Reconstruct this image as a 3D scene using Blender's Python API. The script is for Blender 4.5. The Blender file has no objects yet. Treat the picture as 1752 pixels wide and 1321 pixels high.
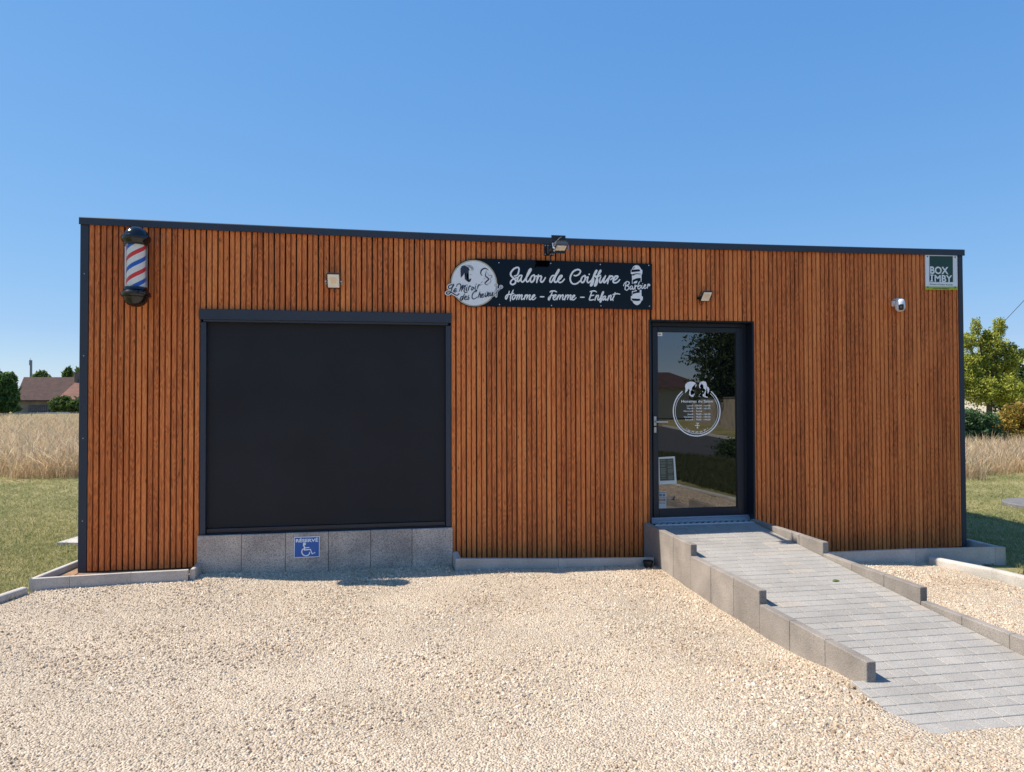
import bpy, bmesh, math, random
import numpy as np
from mathutils import Vector, Matrix, Euler

random.seed(7)
rng = np.random.default_rng(7)
S = bpy.context.scene
COL = S.collection

# ------------------------------------------------------------------ camera
W0, H0, FPX = 1752.0, 1321.0, 1259.25
C0 = np.array([2.7332, -7.3783, 1.62])
YAW, PIT, ROL = 0.17566, 0.0190, -0.0031
Fv = np.array([math.sin(YAW)*math.cos(PIT), math.cos(YAW)*math.cos(PIT), math.sin(PIT)])
Rv = np.array([math.cos(YAW), -math.sin(YAW), 0.0])
Uv = np.cross(Rv, Fv)
R2 = math.cos(ROL)*Rv + math.sin(ROL)*Uv
U2 = -math.sin(ROL)*Rv + math.cos(ROL)*Uv
cd = bpy.data.cameras.new("camera")
cam = bpy.data.objects.new("camera", cd)
COL.objects.link(cam)
cd.sensor_width = 36.0
cd.lens = FPX/W0*36.0
cd.clip_start = 0.05
cd.clip_end = 3000
cam.matrix_world = Matrix(((R2[0], U2[0], -Fv[0], C0[0]), (R2[1], U2[1], -Fv[1], C0[1]),
                           (R2[2], U2[2], -Fv[2], C0[2]), (0, 0, 0, 1)))
S.camera = cam

# ------------------------------------------------------------------ light
SUN = Vector((-0.745, 0.146, 1.0)).normalized()          # towards the sun: behind the cabin, from the left
SUN_STRENGTH, SKY_STRENGTH, EXPOSURE = 4.6, 0.15, 0.60
w = bpy.data.worlds.new("World"); S.world = w; w.use_nodes = True
nt = w.node_tree; nt.nodes.clear()
out = nt.nodes.new("ShaderNodeOutputWorld"); bg = nt.nodes.new("ShaderNodeBackground")
sky = nt.nodes.new("ShaderNodeTexSky"); sky.sky_type = 'NISHITA'; sky.sun_disc = False
sky.sun_elevation = math.asin(SUN.z)
sky.sun_rotation = math.atan2(SUN.x, SUN.y)
sky.air_density = 1.0; sky.dust_density = 0.0; sky.ozone_density = 4.0; sky.altitude = 100
bg.inputs[1].default_value = SKY_STRENGTH
# camera-like rendering of the clear sky: each channel of the sky is compressed a little
sepc = nt.nodes.new("ShaderNodeSeparateColor"); comb = nt.nodes.new("ShaderNodeCombineColor")
nt.links.new(sky.outputs[0], sepc.inputs[0])
for ch, (g_, k_) in enumerate(((.78, .546), (.50, .640), (.28, .885))):
    pw_ = nt.nodes.new("ShaderNodeMath"); pw_.operation = 'POWER'; pw_.inputs[1].default_value = g_
    ml_ = nt.nodes.new("ShaderNodeMath"); ml_.operation = 'MULTIPLY'
    ml_.inputs[1].default_value = k_*SKY_STRENGTH**(g_-1)/2**EXPOSURE
    ln_ = nt.nodes.new("ShaderNodeMath"); ln_.operation = 'MULTIPLY'; ln_.inputs[1].default_value = (.60, .66, .80)[ch]/2**EXPOSURE
    mx_ = nt.nodes.new("ShaderNodeMath"); mx_.operation = 'MAXIMUM'
    nt.links.new(sepc.outputs[ch], pw_.inputs[0]); nt.links.new(sepc.outputs[ch], ln_.inputs[0]); nt.links.new(pw_.outputs[0], ml_.inputs[0])
    nt.links.new(ml_.outputs[0], mx_.inputs[0]); nt.links.new(ln_.outputs[0], mx_.inputs[1]); nt.links.new(mx_.outputs[0], comb.inputs[ch])
nt.links.new(comb.outputs[0], bg.inputs[0]); nt.links.new(bg.outputs[0], out.inputs[0])
ld = bpy.data.lights.new("sun", 'SUN'); ld.energy = SUN_STRENGTH; ld.angle = math.radians(0.53)
ld.color = (1.0, 0.93, 0.81)
lo = bpy.data.objects.new("sun", ld); COL.objects.link(lo)
lo.rotation_euler = (-SUN).to_track_quat('-Z', 'Y').to_euler()
S.view_settings.view_transform = 'Standard'; S.view_settings.look = 'None'
S.view_settings.exposure = EXPOSURE; S.view_settings.gamma = 1.0
S.cycles.max_bounces = 8; S.cycles.diffuse_bounces = 5; S.cycles.transparent_max_bounces = 16

# ------------------------------------------------------------------ measuring helpers
def ray(u, v): return Fv + (u-W0/2)/FPX*R2 - (v-H0/2)/FPX*U2
def onY(u, v, Y):
    d = ray(u, v); p = C0 + d*(Y-C0[1])/d[1]; return p[0], p[2]
def sm(a, b, x):
    t = min(1, max(0, (x-a)/(b-a))); return t*t*(3-2*t)
def wob(x, y, s=1.0):
    return (math.sin(1.7*x*s+.3)*math.cos(1.3*y*s+1.1)+.6*math.sin(3.9*x*s-2.1*y*s)+.4*math.sin(7.3*y*s+4.7*x*s+1))/2
def gz(x, y):
    """height of the ground"""
    a = -0.022*sm(0.9, 2.2, x)
    a -= 0.062*sm(4.2, 5.4, x)*max(sm(.2, 1.9, -y)*.75+.25, sm(6.5, 6.8, x))
    a *= 1-sm(2.6, 3.7, -y)*(1-sm(7, 8.5, x))
    b = -0.10*sm(7.2, 9.6, x)*(1-sm(1.5, 5, -y))
    c = -0.019*sm(5.30, 5.40, x)*(1-sm(7.4, 8.0, x))*sm(3.2, 3.6, -y)*(1-sm(4.2, 4.7, -y))
    return a+b+c

# ------------------------------------------------------------------ object helpers
def tag(o, label=None, cat=None, group=None, kind=None):
    if label: o['label'] = label
    if cat: o['category'] = cat
    if group: o['group'] = group
    if kind: o['kind'] = kind
    return o
def link(name, me, m=None, parent=None):
    o = bpy.data.objects.new(name, me); COL.objects.link(o)
    if m is not None:
        for mm in (m if isinstance(m, (list, tuple)) else [m]): me.materials.append(mm)
    if parent is not None:
        o.parent = parent
        o.location = -Vector(ORIG.get(parent.name, (0, 0, 0)))
        ORIG[o.name] = (0, 0, 0)
    return o
ORIG = {}
def empty(name, loc):
    o = bpy.data.objects.new(name, None); COL.objects.link(o); o.location = loc
    o.empty_display_size = .1; ORIG[o.name] = tuple(loc); return o
class MB:
    """collects shapes in world coordinates and links them as one mesh"""
    def __init__(s): s.bm = bmesh.new()
    def box(s, x0, x1, y0, y1, z0, z1, bev=0.0, seg=1):
        t = bmesh.new() if bev else s.bm
        r = bmesh.ops.create_cube(t, size=1.0)
        bmesh.ops.scale(t, vec=(x1-x0, y1-y0, z1-z0), verts=r['verts'])
        bmesh.ops.translate(t, vec=((x0+x1)/2, (y0+y1)/2, (z0+z1)/2), verts=r['verts'])
        if bev:
            bmesh.ops.bevel(t, geom=list(t.edges), offset=bev, segments=seg, affect='EDGES', profile=.5)
            me = bpy.data.meshes.new('t'); t.to_mesh(me); t.free(); s.bm.from_mesh(me); bpy.data.meshes.remove(me)
        return s
    def mbox(s, M, sx, sy, sz, bev=0.0):
        t = bmesh.new(); r = bmesh.ops.create_cube(t, size=1.0)
        bmesh.ops.scale(t, vec=(sx, sy, sz), verts=t.verts)
        if bev: bmesh.ops.bevel(t, geom=list(t.edges), offset=bev, segments=2, affect='EDGES', profile=.5)
        bmesh.ops.transform(t, matrix=M, verts=t.verts)
        me = bpy.data.meshes.new('t'); t.to_mesh(me); t.free(); s.bm.from_mesh(me); bpy.data.meshes.remove(me)
        return s
    def prism(s, pts, z0, z1):
        a = [s.bm.verts.new((x, y, z0)) for x, y in pts]; b = [s.bm.verts.new((x, y, z1)) for x, y in pts]
        n = len(pts)
        s.bm.faces.new(a[::-1]); s.bm.faces.new(b)
        for i in range(n): s.bm.faces.new((a[i], a[(i+1) % n], b[(i+1) % n], b[i]))
        return s
    def sweep(s, prof, P0, P1, caps=True):
        """profile [(side, up)] swept between two points"""
        P0, P1 = Vector(P0), Vector(P1); d = (P1-P0); d.z = 0; d.normalize(); side = Vector((-d.y, d.x, 0))
        r = [[s.bm.verts.new(P+side*a+Vector((0, 0, b))) for a, b in prof] for P in (P0, P1)]
        n = len(prof)
        for i in range(n): s.bm.faces.new((r[0][i], r[0][(i+1) % n], r[1][(i+1) % n], r[1][i]))
        if caps: s.bm.faces.new(r[0][::-1]); s.bm.faces.new(r[1])
        return s
    def tube(s, pts, r, n=8, caps=True):
        pts = [Vector(p) for p in pts]; rings = []
        rr = r if isinstance(r, (list, tuple)) else [r]*len(pts)
        up = Vector((0, 0, 1))
        for i, p in enumerate(pts):
            d = (pts[min(i+1, len(pts)-1)]-pts[max(i-1, 0)]).normalized()
            a = d.cross(up)
            if a.length < .05: a = d.cross(Vector((0, 1, 0)))
            a.normalize(); b = d.cross(a)
            rings.append([s.bm.verts.new(p+(a*math.cos(t)+b*math.sin(t))*rr[i]) for t in [2*math.pi*k/n for k in range(n)]])
        for i in range(len(rings)-1):
            for k in range(n): s.bm.faces.new((rings[i][k], rings[i][(k+1) % n], rings[i+1][(k+1) % n], rings[i+1][k]))
        if caps: s.bm.faces.new(rings[0][::-1]); s.bm.faces.new(rings[-1])
        return s
    def lathe(s, prof, c, n=40):
        """profile [(r, z)] around the vertical through c"""
        rings = []
        for r, z in prof:
            if r < 1e-5: rings.append([s.bm.verts.new((c[0], c[1], c[2]+z))])
            else: rings.append([s.bm.verts.new((c[0]+r*math.cos(2*math.pi*k/n), c[1]+r*math.sin(2*math.pi*k/n), c[2]+z)) for k in range(n)])
        for a, b in zip(rings, rings[1:]):
            for k in range(n):
                q = [a[k % len(a)], a[(k+1) % len(a)], b[(k+1) % len(b)], b[k % len(b)]]
                u = []
                for v in q:
                    if v not in u: u.append(v)
                if len(u) > 2: s.bm.faces.new(u)
        return s
    def build(s, name, m=None, parent=None, smooth=None):
        bmesh.ops.recalc_face_normals(s.bm, faces=s.bm.faces)
        me = bpy.data.meshes.new(name); s.bm.to_mesh(me); s.bm.free()
        if smooth is not None:
            me.shade_smooth() if hasattr(me, 'shade_smooth') else None
            if smooth: me.set_sharp_from_angle(angle=math.radians(smooth))
        return link(name, me, m, parent)
def np_mesh(name, verts, faces, attrs=None):
    """verts (n,3), faces (m,k) arrays"""
    me = bpy.data.meshes.new(name)
    verts = np.asarray(verts, dtype=np.float32); faces = np.asarray(faces, dtype=np.int32)
    n, k = faces.shape
    me.vertices.add(len(verts)); me.vertices.foreach_set('co', verts.ravel())
    me.loops.add(n*k); me.loops.foreach_set('vertex_index', faces.ravel())
    me.polygons.add(n); me.polygons.foreach_set('loop_start', np.arange(0, n*k, k, dtype=np.int32))
    me.update(calc_edges=True); me.shade_flat()
    for nm, (typ, arr) in (attrs or {}).items():
        a = me.attributes.new(nm, typ, 'FACE'); a.data.foreach_set('value', arr)
    return me

# ------------------------------------------------------------------ materials
def newmat(name):
    m = bpy.data.materials.new(name); m.use_nodes = True
    n = m.node_tree.nodes; return m, n, m.node_tree.links, n['Principled BSDF']
def mat(name, col, rough=.6, metal=0.0, var=0.0, scale=8.0, col2=None, bump=0.0, bscale=60.0, spec=.5, speck=None, objvar=0.0):
    m, n, l, p = newmat(name)
    p.inputs['Base Color'].default_value = (*col, 1); p.inputs['Roughness'].default_value = rough
    p.inputs['Metallic'].default_value = metal; p.inputs['Specular IOR Level'].default_value = spec
    tc = n.new('ShaderNodeTexCoord')
    last = None
    if var or col2:
        ns = n.new('ShaderNodeTexNoise'); ns.inputs['Scale'].default_value = scale; ns.inputs['Detail'].default_value = 6
        l.new(tc.outputs['Object'], ns.inputs['Vector'])
        mx = n.new('ShaderNodeMix'); mx.data_type = 'RGBA'
        c2 = col2 or tuple(c*(1-var) for c in col); c1 = col if col2 else tuple(c*(1+var) for c in col)
        mx.inputs['A'].default_value = (*c1, 1); mx.inputs['B'].default_value = (*c2, 1)
        mr = n.new('ShaderNodeMapRange'); mr.inputs['From Min'].default_value = .32; mr.inputs['From Max'].default_value = .68
        l.new(ns.outputs['Fac'], mr.inputs['Value']); l.new(mr.outputs[0], mx.inputs['Factor'])
        last = mx.outputs['Result']
    if speck:
        sc, amt, thr = speck
        ns = n.new('ShaderNodeTexNoise'); ns.inputs['Scale'].default_value = sc; ns.inputs['Detail'].default_value = 2
        l.new(tc.outputs['Object'], ns.inputs['Vector'])
        mr = n.new('ShaderNodeMapRange'); mr.inputs['From Min'].default_value = thr-.08; mr.inputs['From Max'].default_value = thr+.08
        mr.inputs['To Min'].default_value = 1-amt; mr.inputs['To Max'].default_value = 1+amt*.5
        l.new(ns.outputs['Fac'], mr.inputs['Value'])
        vm = n.new('ShaderNodeVectorMath'); vm.operation = 'SCALE'
        if last: l.new(last, vm.inputs[0])
        else: vm.inputs[0].default_value = col
        l.new(mr.outputs[0], vm.inputs['Scale']); last = vm.outputs[0]
    if objvar and last:
        oi = n.new('ShaderNodeObjectInfo'); mr = n.new('ShaderNodeMapRange'); mr.inputs['To Min'].default_value = 1-objvar; mr.inputs['To Max'].default_value = 1+objvar
        l.new(oi.outputs['Random'], mr.inputs['Value']); vm = n.new('ShaderNodeVectorMath'); vm.operation = 'SCALE'
        l.new(last, vm.inputs[0]); l.new(mr.outputs[0], vm.inputs['Scale']); last = vm.outputs[0]
    if last: l.new(last, p.inputs['Base Color'])
    if bump:
        nb = n.new('ShaderNodeTexNoise'); nb.inputs['Scale'].default_value = bscale; nb.inputs['Detail'].default_value = 5
        l.new(tc.outputs['Object'], nb.inputs['Vector'])
        b = n.new('ShaderNodeBump'); b.inputs['Strength'].default_value = 1.0; b.inputs['Distance'].default_value = bump
        l.new(nb.outputs['Fac'], b.inputs['Height']); l.new(b.outputs[0], p.inputs['Normal'])
    return m

def wood_mat():
    m, n, l, p = newmat('stained_larch')
    tc = n.new('ShaderNodeTexCoord'); at = n.new('ShaderNodeAttribute'); at.attribute_name = 'rnd'
    sep = n.new('ShaderNodeSeparateXYZ'); l.new(tc.outputs['Object'], sep.inputs[0])
    def M(op, a, b=None, c=None):
        x = n.new('ShaderNodeMath'); x.operation = op
        for i, v in enumerate((a, b, c)):
            if v is None: continue
            if isinstance(v, (int, float)): x.inputs[i].default_value = v
            else: l.new(v, x.inputs[i])
        return x.outputs[0]
    off = M('MULTIPLY', at.outputs['Fac'], 37.0)
    cx = M('ADD', sep.outputs['X'], off)
    def vec(sx, sy, sz, addz=0.0):
        c = n.new('ShaderNodeCombineXYZ'); l.new(M('MULTIPLY', cx, sx), c.inputs[0]); l.new(M('MULTIPLY', sep.outputs['Y'], sy), c.inputs[1])
        l.new(M('MULTIPLY_ADD', sep.outputs['Z'], sz, off), c.inputs[2]); return c.outputs[0]
    # slow warp of the rings round knots
    wn = n.new('ShaderNodeTexNoise'); wn.inputs['Scale'].default_value = 1.0; wn.inputs['Detail'].default_value = 2
    l.new(vec(12, 12, 2.0), wn.inputs['Vector'])
    ring = M('SINE', M('MULTIPLY', wn.outputs['Fac'], 95.0))
    fg = n.new('ShaderNodeTexNoise'); fg.inputs['Scale'].default_value = 1.0; fg.inputs['Detail'].default_value = 5; fg.inputs['Roughness'].default_value = .65
    l.new(vec(130, 130, 2.6), fg.inputs['Vector'])
    big = n.new('ShaderNodeTexNoise'); big.inputs['Scale'].default_value = 1.0; big.inputs['Detail'].default_value = 3
    l.new(vec(3, 3, 1.3), big.inputs['Vector'])
    # knots
    vo = n.new('ShaderNodeTexVoronoi'); vo.inputs['Scale'].default_value = 1.0; vo.inputs['Randomness'].default_value = 1.0
    l.new(vec(18, 6, 5.5), vo.inputs['Vector'])
    kn = n.new('ShaderNodeMapRange'); kn.inputs['From Min'].default_value = .05; kn.inputs['From Max'].default_value = .15
    kn.inputs['To Min'].default_value = .40; kn.inputs['To Max'].default_value = 1.0; l.new(vo.outputs['Distance'], kn.inputs['Value'])
    cr = n.new('ShaderNodeValToRGB'); e = cr.color_ramp.elements
    e[0].position = .12; e[0].color = (.30, .070, .016, 1); e[1].position = .95; e[1].color = (.92, .355, .105, 1)
    x = e.new(.5); x.color = (.73, .203, .048, 1)
    t = M('ADD', M('MULTIPLY', ring, .11), M('MULTIPLY', fg.outputs['Fac'], .80))
    t = M('ADD', t, M('MULTIPLY', M('SUBTRACT', big.outputs['Fac'], .5), .60))
    t = M('ADD', t, M('MULTIPLY', M('SUBTRACT', at.outputs['Fac'], .5), .24))
    t = M('ADD', t, .05)
    l.new(t, cr.inputs[0])
    vm = n.new('ShaderNodeVectorMath'); vm.operation = 'SCALE'; l.new(cr.outputs[0], vm.inputs[0]); l.new(kn.outputs[0], vm.inputs['Scale'])
    l.new(vm.outputs[0], p.inputs['Base Color'])
    p.inputs['Roughness'].default_value = .6; p.inputs['Specular IOR Level'].default_value = .35
    b = n.new('ShaderNodeBump'); b.inputs['Distance'].default_value = .0008; l.new(fg.outputs['Fac'], b.inputs['Height']); l.new(b.outputs[0], p.inputs['Normal'])
    return m
def instmat(name, cols, rough=.9, trans=0.0, attr=None, spec=.3):
    """colour picked per instance (or per face attribute) from a ramp"""
    m, n, l, p = newmat(name)
    if attr == 'both':
        s = n.new('ShaderNodeAttribute'); s.attribute_name = 'rnd'; s2 = n.new('ShaderNodeObjectInfo')
        a_ = n.new('ShaderNodeMath'); a_.operation = 'ADD'; l.new(s.outputs['Fac'], a_.inputs[0]); l.new(s2.outputs['Random'], a_.inputs[1])
        f_ = n.new('ShaderNodeMath'); f_.operation = 'FRACT'; l.new(a_.outputs[0], f_.inputs[0]); o = f_.outputs[0]
    elif attr: s = n.new('ShaderNodeAttribute'); s.attribute_name = attr; o = s.outputs['Fac']
    else: s = n.new('ShaderNodeObjectInfo'); o = s.outputs['Random']
    cr = n.new('ShaderNodeValToRGB'); cr.color_ramp.interpolation = 'LINEAR'; e = cr.color_ramp.elements
    e[0].position = 0; e[0].color = (*cols[0], 1); e[1].position = 1; e[1].color = (*cols[-1], 1)
    for i, c in enumerate(cols[1:-1], 1):
        q = e.new(i/(len(cols)-1)); q.color = (*c, 1)
    l.new(o, cr.inputs[0]); l.new(cr.outputs[0], p.inputs['Base Color'])
    p.inputs['Roughness'].default_value = rough; p.inputs['Specular IOR Level'].default_value = spec
    if trans:
        tr = n.new('ShaderNodeBsdfTranslucent'); mx = n.new('ShaderNodeMixShader'); mx.inputs[0].default_value = trans
        l.new(cr.outputs[0], tr.inputs[0]); l.new(p.outputs[0], mx.inputs[1]); l.new(tr.outputs[0], mx.inputs[2])
        l.new(mx.outputs[0], n['Material Output'].inputs[0])
    return m

M_wood = wood_mat()
M_anth = mat('anthracite_metal', (.010, .014, .024), .4, 0.0, var=.08, scale=3, spec=.5)
M_anth2 = mat('anthracite_trim', (.024, .032, .050), .5, 0.0, var=.06, scale=3)
M_dark = mat('dark_membrane', (.05, .018, .008), .9)
M_screen = mat('black_screen_fabric', (.0125, .013, .017), .6, var=.22, scale=1.6, spec=.32, bump=.0004, bscale=900)
M_black = mat('black_plastic', (.012, .012, .014), .4)
M_pot = mat('black_pot_plastic', (.01, .01, .01), .55)
M_glossblack = mat('gloss_black', (.006, .007, .010), .16, spec=.6)
M_slab = mat('concrete_slab', (.56, .46, .375), .9, col2=(.35, .29, .245), scale=4, bump=.003, bscale=110, speck=(150, .45, .45), objvar=.12)
M_slab2 = mat('concrete_edging', (.31, .27, .235), .9, col2=(.205, .178, .155), scale=3.5, bump=.003, bscale=110, speck=(160, .22, .45), objvar=.10)
M_kerb = mat('kerb_concrete', (.52, .48, .43), .85, col2=(.37, .34, .305), scale=3, bump=.0015, bscale=120, speck=(160, .22, .44), objvar=.08)
M_white = mat('white_enamel', (.72, .74, .76), .35)
M_alu = mat('aluminium', (.36, .42, .50), .35, .6)
M_sil = mat('brushed_steel', (.62, .62, .62), .3, .85)
M_screw = mat('screw_head', (.65, .68, .72), .35, .4)
M_vinyl = mat('white_vinyl', (.90, .90, .90), .5)
M_soil = mat('sandy_soil', (.30, .17, .09), .95, var=.3, scale=14, bump=.01, bscale=40)
M_asph = mat('asphalt', (.055, .053, .052), .9, var=.2, scale=2, bump=.004, bscale=140)
M_lens = mat('floodlight_glass', (.86, .81, .72), .22, var=.08, scale=30)

# ------------------------------------------------------------------ scatter with geometry nodes
def scatter(name, surf_v, surf_f, variants, density, mat_, seed=0, tilt=.25, smin=.7, smax=1.3, full=False, blade=1):
    """surface quads + source shapes in one mesh; the modifier spreads the shapes over the surface"""
    V = [np.asarray(surf_v, float)]; Fs = []; att = []
    dens = []
    base = len(surf_v)
    for f, dd in surf_f:
        a, b, c, d = f; Fs += [(a, b, c), (a, c, d)]; att += [0, 0]; dens += [dd, dd]
    for k, (v, f) in enumerate(variants, 1):
        V.append(np.asarray(v)); Fs += [tuple(int(i)+base for i in t) for t in f]; att += [k]*len(f); dens += [0]*len(f); base += len(v)
    me = np_mesh(name, np.vstack(V), np.array(Fs), {'src': ('INT', att), 'dens': ('FLOAT', dens), 'rnd': ('FLOAT', rng.random(max(1, (len(Fs)+blade-1)//blade)).repeat(blade)[:len(Fs)])})
    o = link(name, me, mat_)
    g = bpy.data.node_groups.new(name+'_spread', 'GeometryNodeTree')
    g.interface.new_socket('Geometry', in_out='INPUT', socket_type='NodeSocketGeometry')
    g.interface.new_socket('Geometry', in_out='OUTPUT', socket_type='NodeSocketGeometry')
    N = g.nodes; L = g.links
    gi = N.new('NodeGroupInput'); go = N.new('NodeGroupOutput')
    na = N.new('GeometryNodeInputNamedAttribute'); na.data_type = 'INT'; na.inputs['Name'].default_value = 'src'
    nd = N.new('GeometryNodeInputNamedAttribute'); nd.data_type = 'FLOAT'; nd.inputs['Name'].default_value = 'dens'
    def sepk(k):
        cmp = N.new('FunctionNodeCompare'); cmp.data_type = 'INT'; cmp.operation = 'EQUAL'
        L.new(na.outputs['Attribute'], cmp.inputs[2]); cmp.inputs[3].default_value = k
        s = N.new('GeometryNodeSeparateGeometry'); s.domain = 'FACE'
        L.new(gi.outputs[0], s.inputs['Geometry']); L.new(cmp.outputs[0], s.inputs['Selection']); return s.outputs['Selection']
    dist = N.new('GeometryNodeDistributePointsOnFaces'); dist.distribute_method = 'RANDOM'
    L.new(sepk(0), dist.inputs['Mesh']); dist.inputs['Seed'].default_value = seed
    mu = N.new('ShaderNodeMath'); mu.operation = 'MULTIPLY'; mu.inputs[1].default_value = density
    L.new(nd.outputs['Attribute'], mu.inputs[0]); L.new(mu.outputs[0], dist.inputs['Density'])
    join = N.new('GeometryNodeJoinGeometry')
    for k in range(len(variants), 0, -1):
        ti = N.new('GeometryNodeGeometryToInstance'); L.new(sepk(k), ti.inputs[0]); L.new(ti.outputs[0], join.inputs[0])
    iop = N.new('GeometryNodeInstanceOnPoints'); iop.inputs['Pick Instance'].default_value = True
    L.new(dist.outputs['Points'], iop.inputs['Points']); L.new(join.outputs[0], iop.inputs['Instance'])
    rr = N.new('FunctionNodeRandomValue'); rr.data_type = 'FLOAT_VECTOR'
    if full: rr.inputs[0].default_value = (-3.14, -3.14, -3.14); rr.inputs[1].default_value = (3.14, 3.14, 3.14)
    else: rr.inputs[0].default_value = (-tilt, -tilt, -3.14); rr.inputs[1].default_value = (tilt, tilt, 3.14)
    L.new(rr.outputs[0], iop.inputs['Rotation'])
    rs = N.new('FunctionNodeRandomValue'); rs.data_type = 'FLOAT'; rs.inputs[2].default_value = 0.0; rs.inputs[3].default_value = 1.0; rs.inputs['Seed'].default_value = 5
    pw = N.new('ShaderNodeMath'); pw.operation = 'POWER'; pw.inputs[1].default_value = 4.5 if full else 1.0; L.new(rs.outputs[1], pw.inputs[0])
    mr = N.new('ShaderNodeMapRange'); mr.inputs['To Min'].default_value = smin; mr.inputs['To Max'].default_value = smax
    L.new(pw.outputs[0], mr.inputs['Value'])
    if full:                                    # coarser and finer patches
        nz = N.new('ShaderNodeTexNoise'); nz.inputs['Scale'].default_value = 1.1; nz.inputs['Detail'].default_value = 3
        m3 = N.new('ShaderNodeMapRange'); m3.inputs['From Min'].default_value = .35; m3.inputs['From Max'].default_value = .65; m3.inputs['To Min'].default_value = .66; m3.inputs['To Max'].default_value = 1.22
        L.new(nz.outputs[0], m3.inputs['Value']); mm = N.new('ShaderNodeMath'); mm.operation = 'MULTIPLY'
        L.new(mr.outputs[0], mm.inputs[0]); L.new(m3.outputs[0], mm.inputs[1]); L.new(mm.outputs[0], iop.inputs['Scale'])
    else: L.new(mr.outputs[0], iop.inputs['Scale'])
    L.new(iop.outputs[0], go.inputs[0])
    md = o.modifiers.new('spread', 'NODES'); md.node_group = g
    return o
def grid_surf(x0, x1, y0, y1, nx, ny, inside, dens=lambda x, y: 1.0, dz=0.0):
    vs = []; idx = {}; fs = []
    for i in range(nx+1):
        for j in range(ny+1):
            x = x0+(x1-x0)*i/nx; y = y0+(y1-y0)*j/ny; idx[i, j] = len(vs); vs.append((x, y, gz(x, y)+dz))
    for i in range(nx):
        for j in range(ny):
            xm = x0+(x1-x0)*(i+.5)/nx; ym = y0+(y1-y0)*(j+.5)/ny
            if inside(xm, ym): fs.append(((idx[i, j], idx[i+1, j], idx[i+1, j+1], idx[i, j+1]), dens(xm, ym)))
    return vs, fs
def blades(n, r, h0, h1, wd, lean, head=False, seg=2):
    v = []; f = []
    for _ in range(n):
        a = random.uniform(0, 6.28); rr = r*math.sqrt(random.random()); bx, by = rr*math.cos(a), rr*math.sin(a)
        h = random.uniform(h0, h1); la = random.uniform(0, 6.28); ln = random.uniform(.1, 1)*lean*h
        t = random.uniform(0, 3.14); wx, wy = math.cos(t)*wd/2, math.sin(t)*wd/2
        pts = []
        for k in range(seg+1):
            q = k/seg; ox = math.cos(la)*ln*q*q; oy = math.sin(la)*ln*q*q; z = h*(q-.25*lean*q*q)
            s = (1-q*.85) if not (head and k == seg-1) else 1.7
            pts.append((bx+ox, by+oy, z, s))
        b = len(v)
        for x, y, z, s in pts: v += [(x-wx*s, y-wy*s, z), (x+wx*s, y+wy*s, z)]
        for k in range(seg):
            i = b+2*k; f += [(i, i+1, i+3), (i, i+3, i+2)]
    return v, f
def in_poly(pts):
    def g(x, y):
        c = False; n = len(pts)
        for i in range(n):
            x1, y1 = pts[i]; x2, y2 = pts[(i+1) % n]
            if (y1 > y) != (y2 > y) and x < (x2-x1)*(y-y1)/(y2-y1)+x1: c = not c
        return c
    return g

# ------------------------------------------------------------------ ground
def ground_sheet(name, xs, ys, dz, m, amp=0.0, mask=None):
    nx, ny = len(xs), len(ys); v = []; f = []
    for j, y in enumerate(ys):
        for i, x in enumerate(xs): v.append((x, y, gz(x, y)+dz+amp*wob(x, y, 1.3)))
    for j in range(ny-1):
        for i in range(nx-1):
            if mask is None or mask((xs[i]+xs[i+1])/2, (ys[j]+ys[j+1])/2):
                f.append((j*nx+i, j*nx+i+1, (j+1)*nx+i+1, (j+1)*nx+i))
    me = np_mesh(name, v, f); me.shade_smooth()
    return tag(link(name, me, m), kind='structure')
def lawn_mat():
    m, n, l, p = newmat('dry_lawn')
    tc = n.new('ShaderNodeTexCoord')
    a = n.new('ShaderNodeTexNoise'); a.inputs['Scale'].default_value = .9; a.inputs['Detail'].default_value = 6
    b = n.new('ShaderNodeTexNoise'); b.inputs['Scale'].default_value = 34; b.inputs['Detail'].default_value = 6; b.inputs['Roughness'].default_value = .7
    l.new(tc.outputs['Object'], a.inputs['Vector']); l.new(tc.outputs['Object'], b.inputs['Vector'])
    ad = n.new('ShaderNodeMath'); ad.operation = 'MULTIPLY_ADD'; ad.inputs[1].default_value = .6; l.new(a.outputs['Fac'], ad.inputs[0])
    ml = n.new('ShaderNodeMath'); ml.operation = 'MULTIPLY'; ml.inputs[1].default_value = .45; l.new(b.outputs['Fac'], ml.inputs[0]); l.new(ml.outputs[0], ad.inputs[2])
    cr = n.new('ShaderNodeValToRGB'); e = cr.color_ramp.elements
    e[0].position = .38; e[0].color = (.11, .12, .04, 1); e[1].position = .66; e[1].color = (.42, .33, .18, 1)
    q = e.new(.5); q.color = (.24, .22, .09, 1); l.new(ad.outputs[0], cr.inputs[0]); l.new(cr.outputs[0], p.inputs['Base Color'])
    p.inputs['Roughness'].default_value = .95; p.inputs['Specular IOR Level'].default_value = .1
    bp = n.new('ShaderNodeBump'); bp.inputs['Distance'].default_value = .02; l.new(b.outputs['Fac'], bp.inputs['Height']); l.new(bp.outputs[0], p.inputs['Normal'])
    return m
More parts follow.
